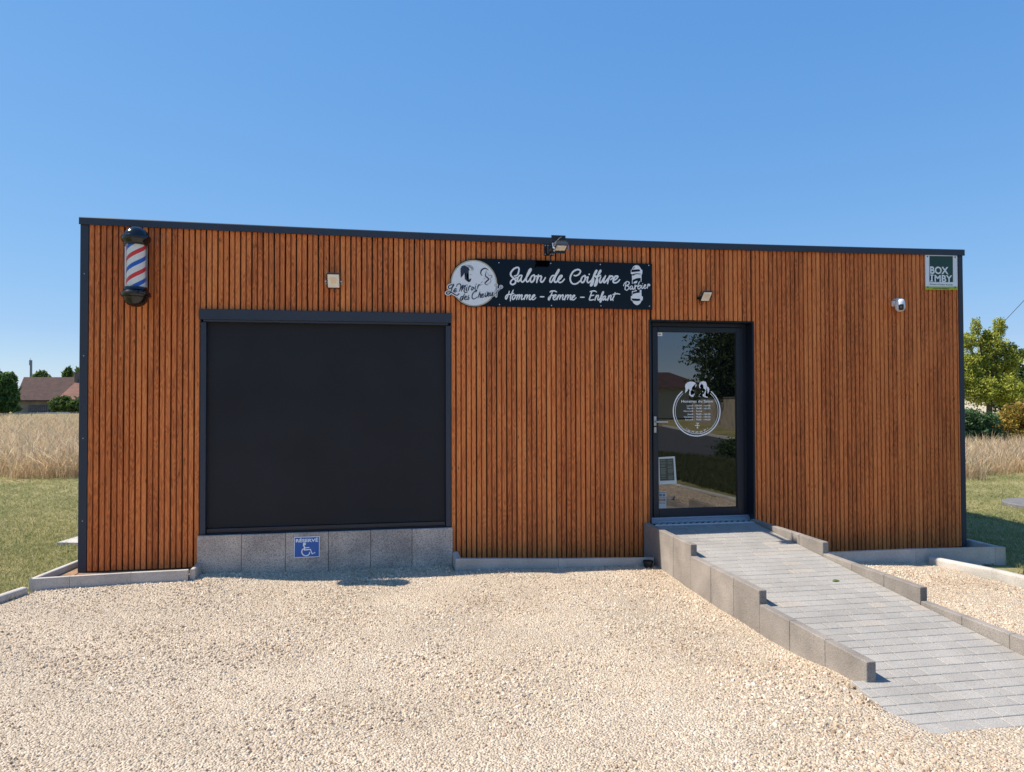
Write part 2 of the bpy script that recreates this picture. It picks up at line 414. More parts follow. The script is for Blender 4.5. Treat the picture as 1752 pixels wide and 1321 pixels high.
def gravel_mat():
    m, n, l, p = newmat('gravel_bed')
    tc = n.new('ShaderNodeTexCoord')
    v = n.new('ShaderNodeTexVoronoi'); v.inputs['Scale'].default_value = 85
    a = n.new('ShaderNodeTexNoise'); a.inputs['Scale'].default_value = 1.3; a.inputs['Detail'].default_value = 5
    l.new(tc.outputs['Object'], v.inputs['Vector']); l.new(tc.outputs['Object'], a.inputs['Vector'])
    sp = n.new('ShaderNodeSeparateColor'); l.new(v.outputs['Color'], sp.inputs[0])
    mx = n.new('ShaderNodeMix'); mx.data_type = 'RGBA'; mx.inputs['A'].default_value = (.44, .345, .25, 1); mx.inputs['B'].default_value = (.66, .55, .425, 1)
    l.new(sp.outputs[0], mx.inputs['Factor'])
    mr = n.new('ShaderNodeMapRange'); mr.inputs['From Min'].default_value = .3; mr.inputs['From Max'].default_value = .7
    mr.inputs['To Min'].default_value = .86; mr.inputs['To Max'].default_value = 1.08; l.new(a.outputs['Fac'], mr.inputs['Value'])
    vm = n.new('ShaderNodeVectorMath'); vm.operation = 'SCALE'; l.new(mx.outputs['Result'], vm.inputs[0]); l.new(mr.outputs[0], vm.inputs['Scale'])
    l.new(vm.outputs[0], p.inputs['Base Color']); p.inputs['Roughness'].default_value = .95; p.inputs['Specular IOR Level'].default_value = .1
    b = n.new('ShaderNodeBump'); b.inputs['Distance'].default_value = .012; b.invert = True; l.new(v.outputs['Distance'], b.inputs['Height']); l.new(b.outputs[0], p.inputs['Normal'])
    return m
M_lawn = lawn_mat(); M_gravel = gravel_mat()
def axis(lo, a, b, hi, fine, coarse):
    r = [a+(b-a)*i/fine for i in range(fine+1)]
    for k in range(1, coarse+1):
        q = (k/coarse)**3; r.insert(0, a-(a-lo)*q); r.append(b+(hi-b)*q)
    return r
ground_sheet('ground', axis(-600, -14, 24, 700, 120, 10), axis(-500, -16, 16, 900, 110, 10), -.012, M_lawn, .012)
# gravel yard: bounded by the kerbs
GR = [(-.15, -.42), (-.30, -.90), (-1.30, -4.3), (-2.4, -8.2), (8.38, -8.2), (8.45, -5.0), (8.62, -1.6), (8.50, -.62), (9.30, -.36), (1.0, -.30)]
gin = in_poly(GR)
def gin2(x, y):
    return in_poly([(p[0], p[1]) for p in GR])(x, y) or (1.0 < x < 3.43 and -.42 < y < -.04)
ground_sheet('gravel_yard', list(np.arange(-2.6, 9.5, .07)), list(np.arange(-8.4, 0.05, .07)), .004, M_gravel, .011, lambda x, y: gin2(x, y))

# ------------------------------------------------------------------ cabin
L, HT, D = 9.30, 3.326, 4.0
cab = empty('wooden_cabin', (0, 0, 0))
tag(cab, 'flat roofed single storey salon clad in upright brown wooden slats', 'building')
WX0, WX1, WZ0, WZ1 = 1.045, 3.42, .345, 2.49
DX0, DX1, DZ0, DZ1 = 5.52, 6.69, .315, 2.462
def sag(x): return .034*math.sin(math.pi*min(1, max(0, x/L)))
b = MB()
b.box(.07, WX0, .032, .20, -.25, 3.20).box(WX0, WX1, .034, .20, WZ1, 3.20).box(WX0, WX1, .036, .20, -.25, WZ0-.003)
b.box(WX1, DX0, .032, .20, -.25, 3.20).box(DX0, DX1, .034, .20, DZ1, 3.20).box(DX0, DX1, .036, .20, -.25, DZ0-.02).box(DX1, L-.07, .032, .20, -.25, 3.20)
b.build('wall', M_dark, cab)
b = MB(); b.box(.004, .06, .204, D, -.25, 3.22).box(L-.06, L-.004, .204, D, -.25, 3.22).box(.062, L-.062, D-.06, D, -.25, 3.22)
b.build('outer_wall', M_anth2, cab)
b = MB(); b.box(.02, L-.02, .05, D-.01, 3.222, 3.262); b.build('roof', M_anth, cab)
for x0, x1 in ((-.010, .062), (L-.066, L-.008)):
    b = MB(); b.box(x0, x1, -.006, .20, -.02 if x0 < 1 else -.12, 3.262-.001, .003); b.build('corner_trim', M_anth2, cab)
for z_ in (.52, 1.28, 2.04, 2.80):
    MB().tube([(.028, -.005, z_), (.028, -.0085, z_)], .004, 8).build('screw', M_screw, cab)
# coping follows the slight sag of the roof edge
b = MB(); n = 40
pr = []
for i in range(n+1):
    x = -.016+(L+.020)*i/n; s = sag(x)
    pr.append([b.bm.verts.new((x, y, z-s)) for y, z in ((-.024, 3.256), (-.024, 3.318), (-.018, 3.326), (.20, 3.326), (.20, 3.30), (-.012, 3.30), (-.012, 3.256))])
for i in range(n):
    for k in range(7): b.bm.faces.new((pr[i][k], pr[i][(k+1) % 7], pr[i+1][(k+1) % 7], pr[i+1][k]))
b.bm.faces.new(pr[0]); b.bm.faces.new(pr[-1][::-1])
b.box(-.016, .20, .203, D+.01, 3.262, 3.3255).box(L-.20, L+.004, .203, D+.01, 3.262, 3.3255).box(.203, L-.203, D-.2, D+.01, 3.262, 3.3255)
b.build('roof_coping', M_anth2, cab)
# slats
V = []; Fc = []; rn = []
def slat(x0, x1, y0, z0, z1, r):
    c = .0028; b0 = len(V); yb = .03
    for z in (z0, z1):
        V.extend([(x0, yb, z), (x0, y0+c, z), (x0+c, y0, z), (x1-c, y0, z), (x1, y0+c, z), (x1, yb, z)])
    for k in range(5): Fc.append((b0+k, b0+k+1, b0+7+k, b0+6+k)); rn.append(r)
    Fc.append((b0+1, b0+4, b0+5, b0)); rn.append(r); Fc.append((b0+1, b0+2, b0+3, b0+4)); rn.append(r)
    Fc.append((b0+10, b0+7, b0+6, b0+11)); rn.append(r); Fc.append((b0+7, b0+10, b0+9, b0+8)); rn.append(r)
def span(x0, x1, y0, zb, zt, r):
    """one vertical strip cut by the openings"""
    segs = [(zb, zt)]
    for (a, c, e, g) in ((WX0, WX1, WZ0, WZ1), (DX0, DX1, DZ0, DZ1)):
        xm = (x0+x1)/2
        if a < xm < c: segs = [(max(zb, g+.002), zt)]
    for s0, s1 in segs: slat(x0, x1, y0, s0, s1, r)
x = .066; i = 0
while x < L-.068:
    r = random.random(); wS, g1, g2 = .0388, .0118, .0140
    for k in range(2):
        r2 = min(1, max(0, r+random.uniform(-.12, .12)))
        x1 = min(x+wS, L-.068)
        if x1-x > .01:
            zt = 3.262-sag(x); zb = .055 if x < 1.1 else (-.02 if x < 5.5 else -.06)
            xm = (x+x1)/2
            # trim slats that touch an opening
            a, c = x, x1
            for e0, e1 in ((WX0, WX1), (DX0, DX1)):
                if a < e0 < c and xm < e0: c = e0-.001
                if a < e1 < c and xm > e1: a = e1+.001
            span(a, c, random.uniform(-.0006, .0006), zb, zt, r2)
            if k == 0: span(x1, x1+g1, .0165, zb, zt-.002, -1.1+.3*r)
        x = x1+(g1 if k == 0 else g2)
me = np_mesh('siding', V, Fc, {'rnd': ('FLOAT', rn)})
siding = link('siding', me, M_wood, cab)
bmx = bmesh.new(); bmx.from_mesh(me); bmesh.ops.recalc_face_normals(bmx, faces=bmx.faces); bmx.to_mesh(me); bmx.free()
# shuttered window
b = MB(); b.box(WX0-.006, WX1+.004, -.042, .10, 2.392, WZ1, .004).box(WX0+.03, WX1-.03, -.030, .08, 2.372, 2.390)
b.build('shutter_box', M_anth2, cab)
win = MB(); win.box(WX0+.004, WX0+.052, -.012, .10, WZ0+.012, 2.368, .002).box(WX1-.052, WX1-.004, -.012, .10, WZ0+.012, 2.368, .002)
win.box(WX0-.004, WX0+.0036, .004, .10, WZ0, 2.39).box(WX1-.0036, WX1+.002, .004, .10, WZ0, 2.39)
win.box(WX0, WX1, -.02, .10, WZ0-.002, WZ0+.010)
winf = win.build('window_frame', M_anth2, cab)
b = MB(); b.box(WX0+.054, WX1-.054, .035, .039, .412, 2.371); b.build('roller_screen', M_screen, winf)
b = MB(); b.box(WX0+.056, WX1-.056, .018, .048, .366, .408, .003).box(WX0+.056, WX1-.056, .010, .044, .357, .3645); b.build('bottom_bar', M_anth, winf)
# door
YG = .15
b = MB()                                   # lining of the opening
b.box(DX0+.0005, DX0+.006, -.008, YG+.02, DZ0, DZ1-.004).box(DX1-.006, DX1-.0005, -.008, YG+.02, DZ0, DZ1-.004).box(DX0+.0065, DX1-.0065, -.008, YG+.02, DZ1-.012, DZ1-.004)
b.box(DX0-.012, DX0-.0005, -.010, .03, DZ0, DZ1).box(DX1+.0005, DX1+.012, -.010, .03, DZ0, DZ1)
b.build('door_lining', M_anth, cab)
dr = MB()
dr.box(DX0+.0065, 5.592, YG-.02, YG+.05, DZ0+.03, DZ1-.0125, .003).box(6.640, DX1-.0065, YG-.02, YG+.05, DZ0+.03, DZ1-.0125, .003).box(5.594, 6.638, YG-.02, YG+.05, 2.405, DZ1-.0125, .003)
dfr = dr.build('door_frame', M_anth, cab)
lf = MB()
GX0, GX1, GZ0, GZ1 = 5.656, 6.563, .447, 2.348
lf.box(5.594, GX0, YG-.032, YG+.04, .362, 2.402, .003).box(GX1, 6.637, YG-.032, YG+.04, .362, 2.402, .003)
lf.box(GX0+.001, GX1-.001, YG-.0315, YG+.04, .362, GZ0, .003).box(GX0+.001, GX1-.001, YG-.0315, YG+.04, GZ1, 2.402, .003)
door = lf.build('door', M_anth, cab); door['label'] = 'anthracite framed glass entrance door'
m, n_, l_, p_ = newmat('tinted_glass')
p_.inputs['Base Color'].default_value = (.004, .005, .006, 1); p_.inputs['Roughness'].default_value = .0; p_.inputs['IOR'].default_value = 2.35
M_glass = m
b = MB(); b.box(GX0-.004, GX1+.004, YG-.006, YG+.006, GZ0-.004, GZ1+.004); b.build('glass_pane', M_glass, door)
b = MB()
b.box(5.602, 5.632, YG-.040, YG-.032, 1.34, 1.44, .002).tube([(5.617, YG-.04, 1.383), (5.617, YG-.085, 1.383)], .009, 10)
b.tube([(5.612, YG-.085, 1.383), (5.74, YG-.085, 1.381)], .0105, 10); b.build('handle', M_sil, door, 40)
b = MB(); b.box(5.602, 5.630, YG-.041, YG-.032, 1.265, 1.325, .002).tube([(5.616, YG-.041, 1.295), (5.616, YG-.048, 1.295)], .010, 12); b.build('lock', M_sil, door, 40)
b = MB(); b.box(5.528, DX1-.0065, .085, YG+.05, DZ0-.002, .345, .002).box(5.528, DX1-.0065, .105, YG+.03, .345, .3605, .002); b.build('threshold', M_alu, cab)
# door mat grating
b = MB()
b.box(5.53, 6.682, -.10, -.092, .300, .322).box(5.53, 6.682, .075, .083, .300, .322)
for r_ in range(3):
    for k in range(17):
        xx = 5.545+k*.0665+(r_ % 2)*.033; yy = -.075+r_*.05
        b.mbox(Matrix.Translation((min(xx+.02, 6.655), yy+.018, .313)) @ Matrix.Rotation(.5, 4, 'Z'), .036, .012, .014)
tag(b.build('doormat_grating', mat('galvanised_steel', (.60, .62, .66), .4, .5)), 'galvanised metal grating doormat before the threshold of the glass door', 'doormat')
b = MB(); b.box(5.50, 6.70, -.0915, .08, .20, .301)
b.build('entrance_step', mat('dark_step', (.010, .010, .012), .9, spec=.1), cab)

# ------------------------------------------------------------------ flat lettering
def smooth(pts, n=7):
    P = [np.array(p, float) for p in pts]
    if len(P) < 3: return [P[0]+(P[-1]-P[0])*t/6 for t in range(7)]
    P = [2*P[0]-P[1]]+P+[2*P[-1]-P[-2]]; o = []
    for i in range(1, len(P)-2):
        for k in range(n):
            t = k/n
            o.append(.5*((2*P[i])+(-P[i-1]+P[i+1])*t+(2*P[i-1]-5*P[i]+4*P[i+1]-P[i+2])*t*t+(-P[i-1]+3*P[i]-3*P[i+1]+P[i+2])*t**3))
    o.append(P[-2]); return o
class Ink:
    """flat vinyl shapes on a plane y = Y; pts given in photo-crop units, mapped by fn"""
    def __init__(s, fn, Y): s.bm = bmesh.new(); s.fn = fn; s.Y = Y; s.k = 0
    def _v(s, x, z, d=0): return s.bm.verts.new((x, s.Y-d, z))
    def stroke(s, pts, wd, taper=0.0, sm_=True):
        P = [np.array(s.fn(*p)) for p in (smooth(pts) if sm_ else pts)]
        n = len(P); base = 8e-5*(s.k % 12); s.k += 1; prev = None
        for i, p in enumerate(P):
            d = P[min(i+1, n-1)]-P[max(i-1, 0)]; d = d/(np.linalg.norm(d)+1e-9); nn = np.array([-d[1], d[0]])
            w_ = wd/2*(1-taper*abs(2*i/(n-1)-1)**2)*(1+.0*i)
            dy = base+i*6e-6
            a = s._v(*(p+nn*w_), dy); c = s._v(*(p-nn*w_), dy)
            if prev: s.bm.faces.new((prev[0], prev[1], c, a))
            prev = (a, c)
            if i in (0, n-1):
                sg = -1 if i == 0 else 1
                fan = [a]+[s._v(*(p+nn*w_*math.cos(t)+sg*d*w_*math.sin(t)), dy) for t in (math.pi*k/6 for k in range(1, 6))]+[c]
                s.bm.faces.new(fan)
        return s
    def poly(s, pts, lift=0.0, sm_=False):
        P = [s.fn(*p) for p in pts]
        if sm_: P = [tuple(q) for q in smooth(P+[P[0]], 5)[:-1]]
        dy = lift+8e-5*(s.k % 12); s.k += 1
        f = s.bm.faces.new([s._v(x, z, dy) for x, z in P]); bmesh.ops.triangulate(s.bm, faces=[f]); return s
    def disc(s, c, rx, rz=None, lift=0.0, n=40):
        """centre in crop units, radii in metres"""
        x, z = s.fn(*c); rz = rz or rx; dy = lift+8e-5*(s.k % 12); s.k += 1
        s.bm.faces.new([s._v(x+rx*math.cos(2*math.pi*k/n), z+rz*math.sin(2*math.pi*k/n), dy) for k in range(n)]); return s
    def arc(s, c, r, w_, a0, a1, n=60, lift=0.0):
        x, z = c; dy = lift; prev = None
        for k in range(n+1):
            t = math.radians(a0+(a1-a0)*k/n); q = [s._v(x+(r+e)*math.cos(t), z+(r+e)*math.sin(t), dy) for e in (-w_/2, w_/2)]
            if prev: s.bm.faces.new((prev[0], prev[1], q[1], q[0]))
            prev = q
        return s
    def build(s, name, m, parent):
        for f in s.bm.faces:
            f.normal_update()
            if f.normal.y > 0: f.normal_flip()
        me = bpy.data.meshes.new(name); s.bm.to_mesh(me); s.bm.free(); return link(name, me, m, parent)
def crop(ox, oy, sc, Y):
    return lambda x, y: onY(ox+x/sc, oy+y/sc, Y)
def text(txt, name, m, parent, x0, x1, zb, h, Y, bold=0.0, rot=0.0, cap=.73, fitw=True):
    cu = bpy.data.curves.new(name, 'FONT'); cu.body = txt; cu.size = 1.0; cu.offset = bold; cu.resolution_u = 3
    o = bpy.data.objects.new(name+'_curve', cu); COL.objects.link(o)
    me = bpy.data.meshes.new_from_object(o.evaluated_get(bpy.context.evaluated_depsgraph_get()))
    bpy.data.objects.remove(o); bpy.data.curves.remove(cu)
    n = len(me.vertices); co = np.empty(n*3, np.float32); me.vertices.foreach_get('co', co); co = co.reshape(-1, 3)
    a, c = co[:, 0].min(), co[:, 0].max(); k = (x1-x0)/(c-a)
    X = (co[:, 0]-a)*k; Z = co[:, 1]/cap*h
    ca, sa = math.cos(rot), math.sin(rot)
    out_ = np.stack([x0+X*ca-Z*sa, np.full(n, Y), zb+X*sa+Z*ca], 1).astype(np.float32)
    me.vertices.foreach_set('co', out_.ravel()); me.name = name; me.update()
    bm = bmesh.new(); bm.from_mesh(me)
    for f in bm.faces:
        f.normal_update()
        if f.normal.y > 0: f.normal_flip()
    bm.to_mesh(me); bm.free(); me.materials.clear()
    return link(name, me, m, parent)

# ------------------------------------------------------------------ shop sign
YS = -.030
SX0, SX1, SZ0, SZ1 = 3.66, 5.540, 2.566, 3.050
sign = empty('shop_sign', (4.5, 0, 2.6))
tag(sign, 'long glossy navy sign reading Salon de Coiffure with a round logo', 'sign')
M_navy = mat('glossy_navy_panel', (.0012, .0018, .004), .05, spec=.26)
b = MB(); b.box(SX0, SX1, YS, -.012, SZ0, SZ1)
cxs, czs = onY(811.0, 484.5, YS)
RR = .242
nb = 64
pts = [(cxs+RR*math.cos(2*math.pi*k/nb), czs+RR*math.sin(2*math.pi*k/nb)) for k in range(nb)]
va = [b.bm.verts.new((x, YS-.0015, z)) for x, z in pts]; vb_ = [b.bm.verts.new((x, -.011, z)) for x, z in pts]
b.bm.faces.new(va); b.bm.faces.new(vb_[::-1])
for k in range(nb): b.bm.faces.new((va[k], va[(k+1) % nb], vb_[(k+1) % nb], vb_[k]))
b.build('sign_panel', M_navy, sign)
M_beige = mat('gold_beige_ring', (.50, .42, .28), .5); M_pale = mat('pale_disc', (.82, .83, .84), .5); M_ink = mat('navy_ink', (.02, .03, .055), .5)
YL = YS-.0022
d0 = Ink(lambda x, z: (x, z), YL); d0.arc((cxs, czs), .2285, .013, 0, 360, 72); d0.build('ring', M_beige, sign)
d1 = Ink(crop(760, 440, 14.67, YL), YL)
d1.bm.faces.new([d1._v(cxs+.2225*math.cos(2*math.pi*k/64), czs+.2225*math.sin(2*math.pi*k/64), .0004) for k in range(64)])
LS = [(190,690),(120,720),(108,775),(150,785),(215,745),(238,695),(222,692),(190,800),(150,900),(95,930),(50,905),(95,872),(170,880),(250,930),(320,960),(370,920)]
back = Ink(crop(760, 440, 14.67, YL), YL-.0008)
back.stroke(LS, .028)
back.build('logo_backing', M_pale, sign)
back = Ink(crop(760, 440, 14.67, YL), YL-.0008)
back.stroke([(1420,765),(1330,850),(1240,965)], .020).stroke([(1300,720),(1320,830),(1305,990)], .020).disc((1297,702), .021).disc((1427,748), .020)
back.build('logo_backing', M_pale, sign)
d1.build('logo_disc', M_pale, sign)
ink = Ink(crop(760, 440, 14.67, YL), YL-.0028)
ink.stroke(LS, .0105)
for st in ([(240,862),(290,835),(298,792),(270,795),(245,850),(265,882),(320,850)],
           [(310,745),(330,690),(395,672),(418,720),(400,800),(380,860)], [(390,830),(440,745),(478,702),(450,780),(430,860)], [(440,840),(490,750),(532,712),(500,830),(510,880),(550,892),(582,870)],
           [(572,745),(550,830),(578,835)], [(622,740),(602,840)], [(606,800),(640,725),(672,742)], [(690,770),(680,820),(708,822),(735,775),(712,750),(690,770)],
           [(788,722),(770,800),(798,803)], [(852,700),(835,792)], [(842,760),(870,692),(905,712)],
           [(472,990),(430,995),(400,1060),(430,1082),(478,990),(515,920)], [(485,985),(462,1080)], [(508,1040),(550,1010),(550,977),(522,992),(508,1050),(540,1072),(582,1040)],
           [(622,958),(592,1000),(625,1022),(600,1066),(572,1050)], [(790,882),(822,830),(780,850),(710,930),(700,1020),(748,1052),(832,1000)],
           [(898,868),(850,1020)], [(865,975),(900,925),(920,942),(900,1010),(932,1010)], [(940,980),(980,950),(975,922),(950,942),(940,1000),(970,1012),(1012,970)],
           [(1030,900),(1037,1000),(1082,940),(1076,868)], [(1090,962),(1132,922),(1120,892),(1095,930),(1100,987),(1142,960)], [(1168,890),(1150,960),(1182,966),(1222,880),(1210,950),(1232,970)]):
    ink.stroke(st, .0100, .35)
ink.disc((572,702), .005).disc((802,680), .005)
ink.stroke([(1418,770),(1330,860),(1245,955)], .006).stroke([(1302,742),(1322,840),(1308,985)], .006)
for c, r in (((1297,702), .0115), ((1427,748), .0105)):
    q = ink.fn(*c); ink.arc(q, r, .004, 0, 360, 24, .0002)
# man and woman profiles
ink.poly([(408,292),(440,228),(500,208),(560,235),(610,262),(640,330),(612,345),(600,398),(572,412),(556,500),(582,562),(620,582),(642,548),(682,535),(662,605),(620,632),(568,602),(518,552),(525,480),(542,412),(515,378),(480,450),(415,522),(410,400)], .001)
for st in ([(520,200),(600,205),(680,225),(730,290),(712,355)], [(600,240),(660,262),(690,310),(668,340)], [(580,222),(650,238),(712,290),(700,330)], [(645,432),(688,445)], [(910,450),(968,462)],
           [(1180,455),(1200,480),(1178,520)], [(1090,380),(1112,452),(1182,462),(1192,510),(1132,540)], [(1130,545),(1172,580),(1152,640),(1075,672)], [(900,680),(965,685)], [(920,650),(965,605)]):
    ink.stroke(st, .0038, .6)
ink.stroke([(948,460),(916,410),(932,335),(985,292),(1050,288),(1108,330)], .014, .8).stroke([(1062,340),(1040,420),(1036,480),(1080,512),(1112,558),(1062,610),(1022,652),(1050,690),(1112,700)], .013, .8)
ink.build('logo_drawing', M_ink, sign)
lp = Ink(crop(760, 440, 14.67, YL), YL-.0045); lp.stroke([(1000,545),(1030,552)], .006, .5); lp.build('logo_lips', mat('red_ink', (.35, .05, .06), .5), sign)
# main lettering
A = Ink(crop(860, 445, 14.6, YS), YS-.0008)
wdS = .0175
for st in ([(290,400),(345,388),(388,330),(408,240),(395,192),(345,188),(270,230),(208,310),(205,380),(260,448),(322,510),(310,580),(250,612),(202,590),(202,535),(260,475),(350,440)],
           [(485,385),(430,385),(380,440),(367,510),(392,535),(440,485),(482,402)], [(478,410),(458,480),(466,532),(502,545),(542,510),(600,425),(680,300),(708,235),(688,225),(650,285),(602,400),(587,500),(612,545),(652,520),(700,445)],
           [(790,372),(735,395),(692,470),(702,540),(742,545),(790,482),(800,410),(782,368),(795,412),(850,400)], [(893,372),(870,440),(850,562)], [(862,500),(902,415),(950,398),(968,432),(946,510),(972,552),(1020,520),(1068,440)],
           [(1282,387),(1240,392),(1192,460),(1178,530),(1207,555),(1250,500),(1300,402),(1385,260),(1405,240),(1398,275),(1342,370),(1302,450),(1292,530),(1320,556),(1370,520),(1430,470),(1482,405),(1468,386),(1430,402),(1387,470),(1382,530),(1420,560),(1480,545),(1542,478)]):
    A.stroke(st, wdS, .25)
wdM = .0135
for st in ([(165,778),(150,840),(112,940),(86,975),(70,950),(90,890),(140,862),(215,852),(275,832)], [(265,752),(230,830),(197,920),(193,1022)],
           [(300,872),(260,890),(240,950),(255,985),(300,952),(320,892),(302,870),(322,896),(365,868)], [(378,868),(362,930),(345,990)], [(352,960),(372,920),(408,872),(428,882),(412,945),(402,985)], [(415,950),(440,902),(470,872),(487,884),(466,960),(482,986),(522,958)],
           [(568,870),(550,930),(535,990)], [(545,955),(570,905),(602,872),(620,884),(608,940),(598,980)], [(608,950),(640,900),(668,870),(686,882),(662,960),(682,990),(722,960),(770,922),(800,884),(786,868),(750,892),(726,950),(742,986),(782,985),(830,937)],
           [(938,918),(1035,918)], [(1182,800),(1212,778),(1290,772),(1350,798)], [(1240,790),(1215,870),(1182,950),(1152,998),(1142,960),(1162,915)], [(1185,890),(1290,878)],
           [(1258,950),(1310,920),(1335,882),(1320,868),(1285,892),(1260,950),(1277,990),(1312,986),(1360,935)],
           [(1390,872),(1372,930),(1355,998)], [(1368,960),(1392,910),(1425,875),(1443,888),(1430,940),(1420,985)], [(1430,955),(1462,900),(1495,873),(1512,888),(1494,960),(1510,990),(1550,955)],
           [(1577,872),(1562,930),(1550,998)], [(1560,960),(1588,905),(1622,875),(1640,890),(1626,945),(1618,985)], [(1626,955),(1660,900),(1690,875),(1706,888),(1686,960),(1702,990),(1742,965)]):
    A.stroke(st, wdM, .3)
A.build('sign_lettering', M_vinyl, sign)
B_ = Ink(crop(960, 445, 14.6, YS), YS-.0008)
for st in ([(325,385),(380,390),(450,350),(485,282),(450,242),(390,242),(300,292),(237,400),(230,500),(270,578),(340,600),(420,570),(495,500)],
           [(590,387),(530,422),(497,500),(512,555),(560,550),(602,470),(602,405),(582,387),(612,438),(672,420)], [(680,425),(652,500),(662,555),(702,558),(760,500)],
           [(760,500),(850,350),(893,268),(870,267),(830,350),(790,470),(752,580),(737,638),(770,628),(800,560),(812,480),(800,430),(860,395)],
           [(860,430),(950,350),(993,268),(970,267),(930,350),(890,470),(852,580),(837,643),(870,628),(902,560),(910,480),(900,430),(985,382)],
           [(990,422),(962,500),(967,555),(1002,558),(1050,480),(1110,392)], [(1110,392),(1072,490),(1062,548),(1092,558),(1150,490),(1205,420)], [(1212,392),(1182,480),(1160,588)], [(1185,490),(1210,430),(1250,402),(1285,412),(1290,445),(1235,490)],
           [(1302,520),(1370,480),(1415,422),(1400,402),(1350,412),(1307,490),(1302,550),(1350,570),(1410,550),(1463,492)]):
    B_.stroke(st, wdS, .25)
B_.disc((700,357), .008)
for st in ([(262,960),(310,930),(340,892),(325,878),(290,902),(266,955),(281,993),(320,990),(375,942)], [(200,870),(182,930),(168,998)], [(85,872),(70,930),(55,995)],
           [(482,930),(578,930)], [(725,795),(762,778),(840,772),(885,800)], [(770,788),(740,870),(707,988),(762,998),(818,985)], [(745,890),(820,877)],
           [(880,877),(862,940),(842,1008)], [(852,975),(876,925),(915,882),(935,895),(912,970),(930,1000),(970,960),(1030,872),(1058,802),(1040,802),(1005,882),(985,960),(970,1043),(995,1040),(1010,980),(1002,925),(1050,920)],
           [(1110,902),(1062,912),(1037,970),(1052,1000),(1090,952),(1115,905)], [(1112,905),(1100,960),(1112,1000),(1150,972)], [(1195,887),(1177,950),(1160,1012)], [(1172,975),(1196,925),(1230,882),(1250,895),(1232,970),(1246,1000),(1290,952)],
           [(1350,812),(1320,900),(1287,980),(1300,1012)], [(1290,867),(1330,852),(1400,842),(1465,852)]):
    if st[0][0] in (200, 85): continue
    B_.stroke(st, wdM, .3)
B_.build('sign_lettering', M_vinyl, sign)
Cq = Ink(crop(1060, 445, 15.53, YS), YS-.0008)
Cq.poly([(335,240),(345,205),(370,165),(415,143),(450,137),(495,145),(540,185),(572,240)], 0).poly([(300,260),(335,243),(572,243),(608,270),(600,378),(570,398),(335,380),(300,370)], .0)
Cq.poly([(340,420),(420,392),(575,385),(575,475),(460,480),(340,530)], 0).poly([(330,400),(345,405),(345,635),(330,635)], 0).poly([(566,400),(582,400),(580,580),(560,570)], 0)
Cq.poly([(372,590),(420,560),(475,550),(460,610),(372,625)], 0).poly([(330,825),(400,815),(445,795),(460,822),(345,860),(335,930),(328,930)], 0).poly([(535,790),(582,795),(582,940),(535,930)], 0)
Cq.poly([(330,950),(360,905),(430,880),(530,868),(578,880),(580,950),(618,975),(615,1060),(585,1085),(330,1085),(300,1060),(302,965)], 0).poly([(340,1090),(582,1090),(550,1150),(500,1190),(455,1197),(410,1180),(365,1140)], 0)
Cq.build('barber_pole_emblem', M_vinyl, sign)
Cd = Ink(crop(1060, 445, 15.53, YS), YS-.0024)
Cd.poly([(315,258),(500,250),(540,262),(540,300),(500,305),(315,325)]).poly([(320,1020),(500,1030),(548,1030),(540,1075),(490,1088),(370,1080),(325,1060)]).poly([(358,232),(372,195),(405,180),(390,215)]).stroke([(345,385),(450,365),(560,375)], .008, .5)
Cd.stroke([(95,690),(800,690)], .018)
Cd.build('emblem_shading', M_navy, sign)
Ce = Ink(crop(1060, 445, 15.53, YS), YS-.0036)
for st in ([(100,685),(130,620),(195,572),(250,595),(240,645),(180,688),(238,700),(240,755),(190,805),(150,780)], [(172,600),(152,700),(140,785)],
           [(322,682),(280,722),(277,770),(310,772),(345,705)], [(345,700),(342,760),(362,780),(390,740)], [(410,662),(405,720),(408,785)], [(405,735),(438,685),(468,695)],
           [(530,572),(500,640),(482,730),(492,765),(530,760),(565,702),(540,672),(497,712)], [(592,672),(587,740),(602,760),(640,722),(680,690),(690,662),(662,662),(642,722),(662,760),(712,730)], [(755,637),(740,700),(735,752)], [(745,690),(780,645),(800,668),(775,692)]):
    Ce.stroke(st, .0105, .2)
Ce.disc((607,630), .0045)
Ce.build('sign_lettering', M_vinyl, sign)
for u, v in ((853.5, 449.6), (942.3, 450.8), (1027, 452.7), (1109.8, 454.2), (854.5, 521.2), (943.5, 522.8), (1028, 523.2), (1111, 523.9)):
    x_, z_ = onY(u, v, YS); MB().tube([(x_, YS+.002, z_), (x_, YS-.004, z_)], .0055, 10).build('screw', M_screw, sign, 40)

# ------------------------------------------------------------------ company plate
pl = empty('company_plate', (9.0, 0, 2.87))
tag(pl, 'white and dark green plate in the top right corner of the facade', 'sign')
x0, z1 = onY(1583.0, 435.6, -.012); x1, z0 = onY(1638.2, 496.3, -.012); x1 = min(x1, 9.232)
b = MB(); b.box(x0, x1, -.014, -.004, z0, z1); b.build('plate', mat('white_plate', (.86, .86, .86), .4), pl)
cp = crop(1575, 430, 18.87, -.014)
k1 = Ink(cp, -.0152); k1.poly([(285,150),(1040,160),(1045,998),(285,992)]); k1.build('green_field', mat('dark_green_ink', (.006, .050, .030), .4), pl)
k2 = Ink(cp, -.0152); k2.poly([(150,1135),(1190,1140),(1190,1250),(150,1245)]); k2.build('lime_strip', mat('lime_ink', (.42, .50, .012), .5), pl)
def ptext(t, n_, m_, par, xa, xb, yb, yt, f_, Y, bold=0.0, cap=.73):
    ax, az = f_(xa, yb); bx, _ = f_(xb, yb); _, tz = f_(xa, yt)
    return text(t, n_, m_, par, ax, bx, az, tz-az, Y, bold, cap=cap)
M_pt = mat('plate_letters', (.86, .88, .88), .5)
ptext('BOX', 'plate_lettering', M_pt, pl, 305, 900, 718, 482, cp, -.0162, .028)
